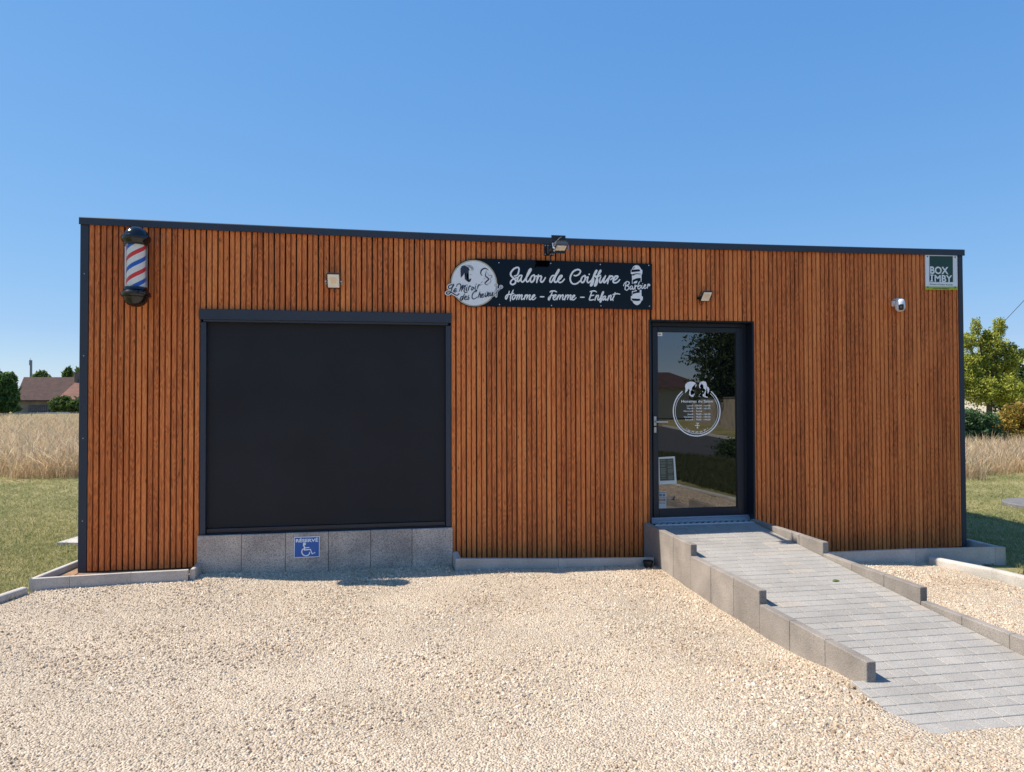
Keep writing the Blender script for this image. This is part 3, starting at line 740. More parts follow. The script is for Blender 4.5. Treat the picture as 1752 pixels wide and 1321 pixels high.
ptext('MBY', 'plate_lettering', M_pt, pl, 450, 1020, 978, 755, cp, -.0162, .026)
kk = Ink(cp, -.0166); kk.poly([(305,752),(415,752),(415,785),(386,787),(386,943),(415,945),(415,978),(305,978),(305,945),(334,943),(334,787),(305,785)]); kk.build('plate_lettering', M_pt, pl)
ptext('Bureaux & Studios de jardin', 'plate_lettering', M_ink, pl, 305, 1035, 1085, 1035, cp, -.0162, .0)
ptext('www.boximby.fr', 'plate_lettering', M_ink, pl, 400, 930, 1210, 1160, cp, -.0170, .01)
for c in ((218,170), (1112,190), (230,1158), (1112,1168)):
    x_, z_ = cp(*c); MB().tube([(x_, -.013, z_), (x_, -.019, z_)], .007, 10).build('screw', M_black, pl)

# ------------------------------------------------------------------ barber pole
pc = (.532, -.200)
bp = empty('barber_pole', (pc[0], pc[1], 2.48))
tag(bp, 'black capped barber pole with red, white and blue spiral near the left corner', 'barber pole')
def pz(v): return onY(233, v, -.16)[1]
zb0, zt0 = pz(493.5), pz(421)
b = MB(); b.lathe([(.107, 0), (.112, .008), (.124, .024), (.126, .048), (.120, .060), (.106, .066), (.103, .078), (.092, .102), (.072, .124), (.044, .141), (.015, .149), (0, .150)], (pc[0], pc[1], zt0+.018), 48)
b.lathe([(0, -.02), (.098, -.02), (.103, -.016), (.103, -.006), (.107, 0)], (pc[0], pc[1], zt0+.018), 48); b.build('top_cap', M_glossblack, bp, 35)
b = MB(); b.lathe([(0, .008), (.098, .008), (.104, .004), (.104, -.010), (.108, -.018), (.104, -.022), (.112, -.030), (.126, -.044), (.127, -.066), (.120, -.078), (.106, -.084), (.102, -.100), (.088, -.130), (.064, -.152), (.034, -.166), (0, -.170)], (pc[0], pc[1], zb0-.006), 48); b.build('bottom_cap', M_glossblack, bp, 35)
m, n_, l_, p_ = newmat('barber_stripes')
tc = n_.new('ShaderNodeTexCoord'); sp = n_.new('ShaderNodeSeparateXYZ'); l_.new(tc.outputs['Object'], sp.inputs[0])
def MM(op, a, b_=None, c_=None):
    x = n_.new('ShaderNodeMath'); x.operation = op
    for i, v in enumerate((a, b_, c_)):
        if v is None: continue
        if isinstance(v, (int, float)): x.inputs[i].default_value = v
        else: l_.new(v, x.inputs[i])
    return x.outputs[0]
ang = MM('ARCTAN2', MM('SUBTRACT', sp.outputs['X'], pc[0]), MM('SUBTRACT', pc[1], sp.outputs['Y']))
t = MM('ADD', MM('DIVIDE', sp.outputs['Z'], .200), MM('DIVIDE', ang, -2*math.pi/1.5))
t = MM('FRACT', MM('ADD', t, .1-(zt0-.076)/.2+1.5*.3/(2*math.pi)+10))
cr = n_.new('ShaderNodeValToRGB'); cr.color_ramp.interpolation = 'CONSTANT'; e = cr.color_ramp.elements
e[0].position = 0; e[0].color = (.80, .035, .03, 1); e[1].position = .20; e[1].color = (.90, .86, .76, 1)
q = e.new(.5); q.color = (.015, .12, .52, 1); q = e.new(.70); q.color = (.90, .86, .76, 1)
l_.new(t, cr.inputs[0]); l_.new(cr.outputs[0], p_.inputs['Base Color']); p_.inputs['Roughness'].default_value = .45
b = MB(); b.lathe([(.078, zb0), (.078, zt0)], (pc[0], pc[1], 0), 48); b.build('striped_cylinder', m, bp, 60)
m, n_, l_, p_ = newmat('clear_tube')
n_.remove(p_); tr = n_.new('ShaderNodeBsdfTransparent'); gl = n_.new('ShaderNodeBsdfGlossy'); mx = n_.new('ShaderNodeMixShader'); lw = n_.new('ShaderNodeLayerWeight')
gl.inputs['Roughness'].default_value = .08; lw.inputs['Blend'].default_value = .16; tr.inputs[0].default_value = (.97, .98, .99, 1)
l_.new(lw.outputs['Fresnel'], mx.inputs[0]); l_.new(tr.outputs[0], mx.inputs[1]); l_.new(gl.outputs[0], mx.inputs[2]); l_.new(mx.outputs[0], n_['Material Output'].inputs[0])
b = MB(); b.lathe([(.098, zb0+.004), (.098, zt0-.002)], (pc[0], pc[1], 0), 48); b.build('clear_tube', m, bp, 60)
b = MB(); b.box(pc[0]-.03, pc[0]+.03, -.062, -.004, zt0+.02, zt0+.05).box(pc[0]-.03, pc[0]+.03, -.062, -.004, zb0-.04, zb0-.01).box(pc[0]-.045, pc[0]+.045, -.008, -.001, zb0-.06, zt0+.06); b.build('wall_bracket', M_black, bp)
b = MB()
for a in (-.072, .072): b.tube([(pc[0]+a*1.18, pc[1]+.03, zb0), (pc[0]+a*1.18, pc[1]+.03, zt0)], .006, 8)
b.build('side_rods', M_sil, bp)

# ------------------------------------------------------------------ floodlights, camera
def flood(name, c, wd, ln, tilt, label, loop=False):
    root = empty(name, (c[0], 0, c[2])); tag(root, label, 'floodlight', 'small floodlights fixed to the slats')
    T = Matrix.Translation(c) @ Matrix.Rotation(-tilt, 4, 'X')     # panel faces -y and down
    T = Matrix.Translation(c) @ Matrix.Rotation(tilt, 4, 'X')
    b = MB(); b.mbox(T @ Matrix.Translation((0, .010, 0)), wd, .022, ln, .006); b.mbox(T @ Matrix.Translation((0, .026, 0)), wd*.7, .016, ln*.7, .004)
    for k in range(5): b.mbox(T @ Matrix.Translation((-wd*.24+k*wd*.12, .038, 0)), .004, .012, ln*.6)
    b.build('housing', M_black, root)
    b = MB(); b.mbox(T @ Matrix.Translation((0, -.0022, .002)), wd*.82, .004, ln*.84, .001); g = b.build('glass', M_lens, root)
    b = MB(); b.mbox(T @ Matrix.Translation((0, -.0050, .01)), wd*.42, .0015, ln*.38); b.build('led_board', mat('led_yellow', (.86, .68, .50), .5), root)
    b = MB()
    for s in (-1, 1):
        b.tube([(c[0]+s*(wd/2+.008), c[1]+.01, c[2]), (c[0]+s*(wd/2+.008), -.012, c[2]-.01)], .004, 6)
        b.tube([(c[0]+s*(wd/2), c[1]+.01, c[2]), (c[0]+s*(wd/2+.014), c[1]+.01, c[2])], .007, 8)
    b.box(c[0]-wd/2-.012, c[0]+wd/2+.012, -.014, -.003, c[2]-.022, c[2]+.006)
    b.build('bracket', M_sil if not loop else M_black, root)
    b = MB()
    if loop: b.tube([(c[0]-.02, -.01, c[2]+.07), (c[0]-.05, -.03, c[2]+.02), (c[0]-.055, -.035, c[2]-.05), (c[0]-.035, -.03, c[2]-.085), (c[0]-.01, -.02, c[2]-.07), (c[0], -.03, c[2]-.02)], .0035, 6)
    else: b.tube([(c[0]+.01, -.005, c[2]-.10), (c[0]+.005, -.02, c[2]-.07), (c[0], c[1]+.03, c[2]-.03)], .0035, 6)
    b.build('cable', M_black, root)
fx, fz = onY(570.5, 481, -.085); flood('floodlight', (fx, -.085, fz), .132, .165, math.radians(35), 'small floodlight with pale square glass between the barber pole and the sign')
fx, fz = onY(1208.5, 507.5, -.09); flood('floodlight', (fx, -.09, fz), .108, .135, math.radians(46), 'small tilted floodlight on the slats above the glass door', True)

rf = empty('roof_edge_floodlight', (4.42, 0, 3.1)); tag(rf, 'grey floodlight on a black arm at the roof edge above the shop sign', 'floodlight')
x_, z_ = onY(924.5, 427, -.02); q0, _ = onY(931, 417, -.02); q1, _ = onY(948, 417, -.02); zt_ = onY(935, 417.5, -.02)[1]; zb_ = onY(935, 437, -.02)[1]
b = MB(); b.box(q0, q1, -.016, -.004, zb_, zt_, .002).box((q0+q1)/2-.028, (q0+q1)/2+.028, -.075, -.016, zb_+.006, zt_-.02, .006)
b.build('wall_box', M_black, rf)
ax = (q0+q1)/2; cxp = 4.437
b = MB(); b.box(ax-.018, ax+.018, -.40, -.07, 3.125, 3.150).box(ax-.018, cxp+.05, -.40, -.365, 3.127, 3.148); b.build('arm', M_black, rf)
b = MB()                                   # slotted bracket plate
zA, zB = 3.052, 3.228
for (a, c_, e, g) in ((-.071, .071, zA, 3.170), (-.071, -.058, 3.170, 3.186), (-.022, .022, 3.170, 3.186), (.058, .071, 3.170, 3.186), (-.071, .071, 3.186, zB)):
    b.box(cxp+a, cxp+c_, -.405, -.399, e, g)
b.build('slotted_plate', M_black, rf)
T = Matrix.Translation((cxp+.012, -.455, 3.098)) @ Matrix.Rotation(math.radians(72), 4, 'X')
b = MB(); b.mbox(T @ Matrix.Translation((0, .018, 0)), .13, .034, .10, .006)
for k in range(7): b.mbox(T @ Matrix.Translation((-.045+k*.015, .044, 0)), .004, .022, .085)
b.build('housing', mat('grey_cast_metal', (.10, .10, .10), .45, .4), rf)
b = MB(); b.mbox(T @ Matrix.Translation((0, -.003, -.006)), .095, .008, .085, .001); b.build('glass', M_lens, rf)
for s in (-1, 1): MB().tube([(cxp+.012+s*.07, -.405, 3.15), (cxp+.012+s*.074, -.43, 3.13), (cxp+.012+s*.074, -.455, 3.085)], .006, 6).build('bracket_arm', M_sil, rf)
MB().tube([(cxp-.06, -.44, 3.10), (cxp-.055, -.50, 3.075), (cxp-.06, -.47, 3.06)], .009, 6).build('sensor', M_sil, rf)
b = MB(); b.tube([(cxp+.03, -.41, 3.21), (cxp, -.45, 3.19), (cxp-.06, -.44, 3.13), (ax+.02, -.25, 3.115), (ax, -.09, 3.10)], .005, 6)
b.tube([(ax+.004, -.02, zb_+.01), (ax+.004, -.02, 3.045)], .006, 6); b.build('cable', mat('grey_cable', (.16, .16, .17), .5), rf)
for sx in (q0+.012, q1-.012):
    for sz in (zb_+.012, zt_-.014): MB().tube([(sx, -.015, sz), (sx, -.020, sz)], .005, 8).build('screw', M_screw, rf)

sc_ = empty('security_camera', (8.38, 0, 2.60)); tag(sc_, 'small white dome security camera on the slats left of the corner plate', 'security camera')
cx_, cz_ = onY(1540.0, 521.5, -.085)
b = MB(); b.box(cx_-.048, cx_+.02, -.020, -.003, cz_-.01, cz_+.055, .006).box(cx_-.040, cx_+.028, -.10, -.018, cz_+.060, cz_+.070, .004).box(cx_-.050, cx_-.022, -.055, -.018, cz_+.004, cz_+.050, .006); b.build('wall_mount', M_white, sc_, 40)
b = MB()
b.lathe([(0, .060), (.034, .059), (.044, .050), (.050, .025), (.053, -.01), (.051, -.038), (.041, -.062), (.022, -.076), (0, -.080)], (cx_, -.085, cz_), 32); b.build('camera_body', M_white, sc_, 60)
b = MB(); T = Matrix.Translation((cx_-.020, -.127, cz_-.032)) @ Matrix.Rotation(math.radians(-34), 4, 'Z') @ Matrix.Rotation(math.radians(14), 4, 'X')
b.mbox(T, .052, .028, .066, .013); ln = b.build('lens_window', M_glossblack, sc_, 50)
b = MB(); b.tube([(cx_-.027, -.137, cz_-.032), (cx_-.031, -.1435, cz_-.034)], .010, 12); b.build('lens', mat('lens_glass', (.10, .11, .13), .1), ln)

# ------------------------------------------------------------------ reserved parking plate
rs = empty('reserved_sign', (2.03, -.05, .11)); tag(rs, 'small blue disabled parking plate on a concrete slab under the window', 'sign')
YR = -.060; f6 = crop(495, 910, 26.42, YR)
b = MB(); c4 = [f6(*q) for q in ((215,238), (1378,200), (1368,1135), (205,1185))]
va = [b.bm.verts.new((x, YR+.001, z)) for x, z in c4]; vb_ = [b.bm.verts.new((x, YR+.005, z)) for x, z in c4]
b.bm.faces.new(va); b.bm.faces.new(vb_)
for k in range(4): b.bm.faces.new((va[k], va[(k+1) % 4], vb_[(k+1) % 4], vb_[k]))
M_bw = mat('sign_white', (.90, .90, .90), .4)
b.build('plate', M_bw, rs)
k1 = Ink(f6, YR-.0006); k1.poly([(248,268),(1345,236),(1335,1104),(240,1150)]); k1.build('blue_field', mat('traffic_blue', (.012, .12, .42), .4), rs)
sy = Ink(f6, YR-.0016)
sy.disc((685,545), .0142)
sy.stroke([(640,600),(690,700),(690,810)], .0125, 0, False).stroke([(700,722),(890,708)], .0085, 0, False).stroke([(680,815),(955,795),(1040,1000),(1150,935)], .0115, 0, False)
arc_ = [(635,765),(575,840),(570,940),(620,1030),(710,1075),(810,1072),(895,1010),(928,925)]
sy.stroke(arc_, .0105)
sy.build('wheelchair_symbol', M_bw, rs)
ax_, az_ = f6(292, 472); bx_, bz_ = f6(1305, 442); tz_ = f6(292, 325)[1]
text('RÉSERVÉ', 'plate_lettering', M_bw, rs, ax_, bx_, az_, tz_-az_, YR-.0014, .030, math.atan2(bz_-az_, bx_-ax_))

# ------------------------------------------------------------------ opening hours on the glass
YD = YG-.0066; f7 = crop(1140, 645, 12.01, YD)
hrs = Ink(f7, YD)
hc = f7(627, 702); hr = (f7(1107, 702)[0]-f7(147, 702)[0])/2; k = hr/480
hrs.arc(hc, hr, 22*k, 127, 412, 90).arc(hc, 440*k, 9*k, 129, 411, 90)
hrs.poly([(385,335),(395,240),(383,200),(395,150),(440,110),(490,95),(560,100),(610,130),(622,170),(598,215),(560,205),(530,215),(520,270),(500,290),(500,350),(520,375),(555,355),(582,335),(572,375),(550,412),(510,400),(465,365),(462,320),(480,270),(455,240),(430,290)])
hrs.poly([(670,190),(680,140),(710,100),(760,88),(810,100),(828,140),(835,190),(870,215),(885,250),(880,300),(855,340),(800,375),(810,395),(855,410),(850,428),(790,415),(750,395),(745,365),(780,330),(735,305),(745,290),(790,300),(810,265),(770,240),(755,200),(755,160),(730,145),(700,165),(690,205),(712,228),(690,235)])
hrs.stroke([(535,265),(580,290)], .004, .5).stroke([(665,385),(705,335)], .003, .5).stroke([(655,398),(710,408)], .003, .5)
hrs.disc((420,1055), .004).disc((848,1052), .004)
hrs.stroke([(620,945),(660,950),(655,968),(622,965)], .005, 0).stroke([(592,1000),(682,1000)], .006, 0, False).stroke([(637,975),(637,1020)], .005, 0, False).disc((640,1043), .0085)
hd = hrs.build('opening_hours_decal', M_vinyl, door); hd['label'] = 'round white opening hours sticker'
def dtext(t, xa, xb, yb, yt, bold=.012):
    return ptext(t, 'hours_lettering', M_vinyl, door, xa, xb, yb, yt, f7, YD-.0004, bold)
dtext('Horaires du Salon', 310, 955, 525, 472, .014)
M_vin2 = M_vinyl
for (dn, h_, y_) in (('Lundi', ('10h00', '16h00'), 605), ('Mardi', ('9h00', '18h30'), 661), ('Mercredi', ('fermé', ''), 717), ('Jeudi', ('9h00', '18h30'), 780), ('Vendredi', ('9h00', '18h00'), 836), ('Samedi', ('9h00', '14h00'), 892)):
    wl = {'Lundi': 125, 'Mardi': 122, 'Mercredi': 190, 'Jeudi': 115, 'Vendredi': 190, 'Samedi': 162}[dn]
    dtext(dn, 548-wl, 548, y_, y_-33, .010); dtext(':', 566, 574, y_, y_-33, .010)
    xa = 595 if h_[0] == '10h00' else 612; dtext(h_[0], xa, 735 if h_[1] == '' else 722, y_, y_-33, .010)
    if h_[1]: dtext('-', 744, 758, y_, y_-33, .010); dtext(h_[1], 775, 905, y_, y_-33, .010)
ph = '06 77 67 54 89'; a0, a1 = 243, 297
for i, ch in enumerate(ph):
    if ch == ' ': continue
    a = math.radians(a0+(a1-a0)*i/(len(ph)-1)); r_ = 408*k
    px_, pz_ = hc[0]+r_*math.cos(a), hc[1]+r_*math.sin(a); w_ = 24*k
    text(ch, 'hours_lettering', M_vinyl, door, px_-w_/2, px_+w_/2, pz_-.010, 34*k, YD-.0004, .012, a+math.pi/2)
# sheets taped inside/on the glass
f8 = crop(1105, 770, 12.01, YD)
def sheet(name, pts, m_, lift=0.0):
    q = Ink(f8, YD-lift); q.poly(pts); return q.build(name, m_, door)
M_paper = mat('pale_paper', (.62, .64, .60), .6); M_list = mat('printed_sheet', (.045, .055, .045), .35)
sheet('notice_sheet', [(248,150),(595,130),(635,690),(255,710)], M_paper)
sheet('notice_print', [(278,185),(565,170),(590,622),(292,635)], M_list, .0006)
q = Ink(f8, YD-.0012)
random.seed(3)
for c_ in ((285, 425, 0), (435, 575, 1)):
    yy = 205
    while yy < 610:
        sk = (yy-200)*.045
        q.poly([(c_[0]+6+sk, yy), (c_[1]-random.uniform(5, 40)+sk*.5, yy-6), (c_[1]-random.uniform(5, 40)+sk*.5, yy+2), (c_[0]+6+sk, yy+8)]); yy += random.choice((17, 17, 34))
q.build('notice_lines', mat('print_lines', (.22, .23, .17), .5), door)
sheet('payment_sticker', [(258,850),(418,850),(420,1195),(258,1200)], mat('sticker_pale', (.55, .54, .52), .4))
sheet('sticker_stripe', [(262,1000),(405,995),(405,1052),(262,1057)], mat('sticker_orange', (.40, .24, .13), .4), .0006)
q = Ink(f8, YD-.0008)
for (a, c_, e, g) in ((270, 405, 868, 882), (275, 330, 900, 950), (345, 398, 900, 950), (270, 405, 965, 978), (270, 335, 1082, 1098), (345, 400, 1082, 1098), (370, 400, 1005, 1045)):
    q.poly([(a, e), (c_, e), (c_, g), (a, g)])
q.build('sticker_print', mat('sticker_ink', (.12, .15, .20), .5), door)
cz0 = crop(1100, 540, 7.34, YD)
q = Ink(cz0, YD); q.poly([(177,212),(243,212),(243,257),(177,257)]); q.build('corner_sticker', M_vinyl, door)
q = Ink(cz0, YD-.0006); q.poly([(195,230),(225,230),(225,240),(195,240)]); q.build('corner_sticker_print', M_ink, door)

# ------------------------------------------------------------------ concrete slabs and kerbs
ordn = ['first', 'second', 'third', 'fourth', 'fifth', 'sixth', 'seventh', 'eighth', 'ninth']
def slab(x0, x1, y0, y1, z0, z1, label, group, m_):
    M0 = ((x0+x1)/2, (y0+y1)/2, z0); b = MB()
    b.box(x0, x1, y0, y1, z0, z1, .006, 2)
    o = b.build('concrete_slab', m_); return tag(o, label, 'concrete slab', group)
wl_ = ['leftmost concrete slab in the row under the shuttered window', 'second concrete slab from the left under the shuttered window, left of the blue plate',
       'concrete slab under the shuttered window that carries the blue parking plate', 'concrete slab directly right of the one with the blue parking plate',
       'fifth concrete slab from the left under the shuttered window', 'rightmost concrete slab in the row under the shuttered window']
for k in range(6):
    x0 = 1.030+.4003*k
    slab(x0+.0015, x0+.3988, -.05+random.uniform(-.002, .002), -.008, -.14, .3525+random.uniform(-.002, .002), wl_[k], 'concrete slabs under the window', M_slab)
tier = ['highest', 'middle', 'lowest']
for k in range(9):
    g = k//3; zt = (.333, .232, .1325)[g]
    o = slab(5.433+random.uniform(-.0015, .0015), 5.4935, -.4*(k+1)+.0012-(.005 if k else 0), -.4*k-.0012-(.012 if k == 0 else .005), zt-.50, zt+random.uniform(-.001, .001),
         '%s slab away from the wall in the %s step of the edging left of the ramp' % (['first', 'second', 'third'][k % 3], tier[g]), 'edging slabs of the ramp', M_slab2)
ys = [-.13, -.53, -.94, -1.325, -1.735, -2.14, -2.54, -2.93, -3.32, -3.72]
for k in range(9):
    g = k//3; zt = (.333, .232, .1325)[g]
    o = slab(6.640+random.uniform(-.0015, .0015), 6.700, ys[k+1]+.0012, ys[k]-.0012, zt-.50, zt+random.uniform(-.001, .001),
         '%s slab away from the wall in the %s step of the edging right of the ramp' % (['first', 'second', 'third'][k % 3], tier[g]), 'edging slabs of the ramp', M_slab2)
slab(6.640, 6.700, -.1285, -.014, -.07, .334, 'short cut slab where the right edging of the ramp meets the wall', 'edging slabs of the ramp', M_slab2)
def kerb(P0, P1, wd, hgt, label, rounded=True):
    b = MB(); r = wd*.35
    prof = [(-wd/2, -hgt), (-wd/2, -r)]+[(-wd/2+r-r*math.cos(t), -r+r*math.sin(t)) for t in (.4, .8, 1.2)]+[(-wd/2+r, 0), (wd/2-r, 0)]+[(wd/2-r+r*math.cos(t), -r+r*math.sin(t)) for t in (1.2, .8, .4)]+[(wd/2, -r), (wd/2, -hgt)]
    if not rounded: prof = [(-wd/2, -hgt), (-wd/2, -.018), (-wd/2+.012, 0), (wd/2, 0), (wd/2, -hgt)]
    P0 = Vector(P0); P1 = Vector(P1); d = (P1-P0).normalized()
    b.sweep(prof, P0+d*.0015, P1-d*.0015)
    return tag(b.build('kerb_stone', M_kerb, None, 30), label, 'kerb stone', 'pale concrete kerb stones round the cabin', 'thing')
# left front, profile side runs to the left of travel
kerb((1.02, -.300, .100), (.55, -.335, .104), .055, .30, 'kerb stone left of the window slabs, ending against them', False)
kerb((.55, -.335, .104), (.08, -.400, .108), .055, .30, 'kerb stone in front of the left corner of the cabin, between two others', False)
kerb((.08, -.400, .108), (-.20, -.445, .110), .055, .30, 'short kerb stone forming the outer left corner before the cabin', False)
kerb((1.05, -.295, .100), (1.05, -.058, .105), .045, .25, 'little kerb stub standing against the leftmost window slab')
kerb((-.205, -.44, .110), (-.10, .55, .098), .055, .30, 'kerb stone running back along the left side of the cabin, nearest piece')
kerb((-.10, .55, .098), (-.02, 1.45, .09), .055, .30, 'kerb stone running back along the left side of the cabin, farther piece')
kerb((-.22, -.55, .065), (-.52, -1.50, .060), .075, .30, 'rounded kerb stone between gravel and lawn at the left edge, nearest to the cabin')
kerb((-.52, -1.50, .060), (-.83, -2.45, .055), .075, .30, 'rounded kerb stone between gravel and lawn, second from the cabin')
# centre
kerb((4.44, -.305, .062), (3.43, -.305, .106), .055, .30, 'kerb stone right of the window slabs below the slats', False)
kerb((5.425, -.305, .034), (4.44, -.305, .062), .055, .30, 'kerb stone ending against the left edging of the ramp', False)
kerb((3.462, -.272, .108), (3.462, -.02, .112), .06, .30, 'short kerb stub beside the rightmost window slab')
# right
kerb((7.42, -.325, .015), (6.71, -.325, .016), .055, .35, 'kerb stone below the slats just right of the ramp', False)
kerb((8.36, -.325, .012), (7.42, -.325, .015), .055, .35, 'kerb stone along the wall right of the ramp, second piece', False)
kerb((9.30, -.360, .002), (8.36, -.325, .012), .055, .35, 'kerb stone before the right corner of the cabin', False)
kerb((9.43, -.365, .0), (9.301, -.360, .002), .055, .35, 'short corner kerb stone at the outer right corner', False)
kerb((9.40, -.33, .0), (9.40, .70, .0), .055, .35, 'kerb stone running back along the right side of the cabin')
kerb((8.49, -.42, -.055), (8.66, -1.05, -.050), .085, .30, 'rounded kerb stone leading away from the wall at the right edge of the gravel')
kerb((8.66, -1.05, -.050), (8.80, -1.95, -.050), .085, .30, 'rounded kerb stone at the right edge of the gravel, second from the wall')
yk = -1.95; xk = 8.80
for i in range(6):
    kerb((xk, yk, -.05), (xk-.07, yk-1.0, -.05), .085, .30, '%s rounded kerb stone from the wall along the right edge of the gravel' % ordn[i+2]); xk -= .07; yk -= 1.0
b = MB(); b.prism([(-.18, -.42), (1.02, -.30), (1.02, .03), (-.08, .03), (-.05, 1.4), (-.1, 1.4)], -.1, .045); tag(b.build('bare_soil', M_soil), kind='structure')
b = MB(); b.prism([(-.185, -.37), (-.001, -.37), (-.001, 1.45), (-.03, 1.45)], -.1, .050); tag(b.build('soil_strip', M_soil), kind='structure')

# pot
pot = MB(); px_ = 5.335; pot.lathe([(0, -.02), (.036, -.02), (.045, .06), (.052, .062), (.052, .078), (.046, .078), (.041, .02), (0, .02)], (px_, -.40, -.055), 28)
tag(pot.build('plant_pot', M_pot, None, 35), 'small empty black plastic pot between the kerb and the ramp edging', 'plant pot')

# ------------------------------------------------------------------ paved ramp
def rz(y): return .318+.0833*y if y > -3.62 else (.0165+(y+3.62)*.045)
def paver_mat():
    m, n, l, p = newmat('grey_pavers'); at = n.new('ShaderNodeAttribute'); at.attribute_name = 'rnd'; tc = n.new('ShaderNodeTexCoord')
    cr = n.new('ShaderNodeValToRGB'); e = cr.color_ramp.elements
    e[0].position = 0; e[0].color = (.325, .30, .27, 1); e[1].position = 1; e[1].color = (.40, .35, .295, 1); q = e.new(.88); q.color = (.365, .34, .308, 1)
    l.new(at.outputs['Fac'], cr.inputs[0])
    ns = n.new('ShaderNodeTexNoise'); ns.inputs['Scale'].default_value = 210; ns.inputs['Detail'].default_value = 3; l.new(tc.outputs['Object'], ns.inputs['Vector'])
    n2 = n.new('ShaderNodeTexNoise'); n2.inputs['Scale'].default_value = 2.5; n2.inputs['Detail'].default_value = 5; l.new(tc.outputs['Object'], n2.inputs['Vector'])
    mr = n.new('ShaderNodeMapRange'); mr.inputs['From Min'].default_value = .3; mr.inputs['From Max'].default_value = .7; mr.inputs['To Min'].default_value = .66; mr.inputs['To Max'].default_value = 1.30; l.new(ns.outputs['Fac'], mr.inputs['Value'])
    m2 = n.new('ShaderNodeMapRange'); m2.inputs['From Min'].default_value = .3; m2.inputs['From Max'].default_value = .7; m2.inputs['To Min'].default_value = .88; m2.inputs['To Max'].default_value = 1.1; l.new(n2.outputs['Fac'], m2.inputs['Value'])
    mu = n.new('ShaderNodeMath'); mu.operation = 'MULTIPLY'; l.new(mr.outputs[0], mu.inputs[0]); l.new(m2.outputs[0], mu.inputs[1])
    vm = n.new('ShaderNodeVectorMath'); vm.operation = 'SCALE'; l.new(cr.outputs[0], vm.inputs[0]); l.new(mu.outputs[0], vm.inputs['Scale']); l.new(vm.outputs[0], p.inputs['Base Color'])
    p.inputs['Roughness'].default_value = .9
    b = n.new('ShaderNodeBump'); b.inputs['Distance'].default_value = .0015; l.new(ns.outputs['Fac'], b.inputs['Height']); l.new(b.outputs[0], p.inputs['Normal'])
    return m
V = []; Fc = []; rn = []
def paver(x0, x1, y0, y1, r):
    g = .0026; c = .0028; j = random.uniform(-.0008, .0008); b0 = len(V)
    x0 += g; x1 -= g; y0 += g; y1 -= g
    for (dx, dz) in ((0, -.03), (0, -c), (c, 0)):
        for (x, y) in ((x0+dx, y0+dx), (x1-dx, y0+dx), (x1-dx, y1-dx), (x0+dx, y1-dx)): V.append((x, y, rz(y)+dz+j))
    for a in (0, 4):
        for k in range(4): Fc.append((b0+a+k, b0+a+(k+1) % 4, b0+a+4+(k+1) % 4, b0+a+4+k)); rn.append(r)
    Fc.append((b0+8, b0+9, b0+10, b0+11)); rn.append(r)
random.seed(11)
row = 0; y = -.104
while y > -4.12:
    y1 = y; y0 = y-.102
    if y0 > -3.64: xa, xb = 5.4955, 6.638
    else: t_ = (-3.62-(y0+y1)/2)/.5; xa, xb = 5.355-.085*t_, 7.35+.25*t_
    x = xa; first = True
    while x < xb-.001:
        ln_ = random.choice((.205, .205, .155, .155, .105)) if not first else random.choice((.06, .10, .155, .205))
        first = False; x1 = min(x+ln_, xb)
        if xb-x1 < .06: x1 = xb
        paver(x, x1, y0, y1, random.random()); x = x1
    y = y0; row += 1
me = np_mesh('paved_ramp', V, Fc, {'rnd': ('FLOAT', rn)}); rmp = tag(link('paved_ramp', me, paver_mat()), kind='structure')
b = MB()
for (xa, xb, ya, yb) in ((5.4945, 6.639, -3.64, -.088), (5.372, 7.4, -4.08, -3.642)):
    v8 = [b.bm.verts.new(q) for q in ((xa, ya, rz(ya)-.006), (xb, ya, rz(ya)-.006), (xb, yb, rz(yb)-.006), (xa, yb, rz(yb)-.006), (xa, ya, -.4), (xb, ya, -.4), (xb, yb, -.4), (xa, yb, -.4))]
    for f in ((0, 1, 2, 3), (0, 1, 5, 4), (1, 2, 6, 5), (2, 3, 7, 6), (3, 0, 4, 7)): b.bm.faces.new([v8[i] for i in f])
tag(b.build('ramp_bed', mat('joint_sand', (.05, .045, .04), .95, var=.3, scale=40)), kind='structure')

b = MB(); lx, ly = 6.33, -1.98
va = [b.bm.verts.new((lx+a_, ly+c_, rz(ly+c_)+.004+h_)) for a_, c_, h_ in ((-.035, -.002, .0), (-.012, .010, .012), (.014, .008, .010), (.036, .0, .0), (.012, -.010, .004), (-.012, -.012, .004))]
vb_ = [b.bm.verts.new((v.co.x, v.co.y, v.co.z-.001)) for v in va]
b.bm.faces.new(va); b.bm.faces.new(vb_[::-1])
tag(b.build('fallen_leaf', mat('leaf_green', (.10, .14, .03), .6)), 'single small curled green leaf lying on the ramp paving', 'leaf')
# ------------------------------------------------------------------ loose gravel
def stone(seed):
    r = random.Random(seed); t = bmesh.new(); bmesh.ops.create_icosphere(t, subdivisions=1, radius=1.0)
    sx, sy, sz = r.uniform(.8, 1.25), r.uniform(.6, .9), r.uniform(.42, .68)
    for v in t.verts:
        k = r.uniform(.68, 1.2); v.co = Vector((v.co.x*sx*k, v.co.y*sy*k, v.co.z*sz*k))*.0062
    v = [tuple(q.co) for q in t.verts]; f = [tuple(x.index for x in q.verts) for q in t.faces]; t.free(); return v, f
def gdens(x, y):
    if 5.38 < x < 6.72 and y > -3.62: return 0
    if x > 5.33+.17*(min(y, -3.62)+3.62) and x < 7.6 and -4.15 < y <= -3.60: return .0012
    if y < -6.2: return .35 if x > 6.6 else .12
    return min(1.0, max(.35, .85+.45*wob(x*.8+3, y*.9)))
vs, fs = grid_surf(-2.6, 9.4, -8.2, 0.0, 150, 102, lambda x, y: gin2(x, y) and gdens(x, y) > 0, gdens, .004)
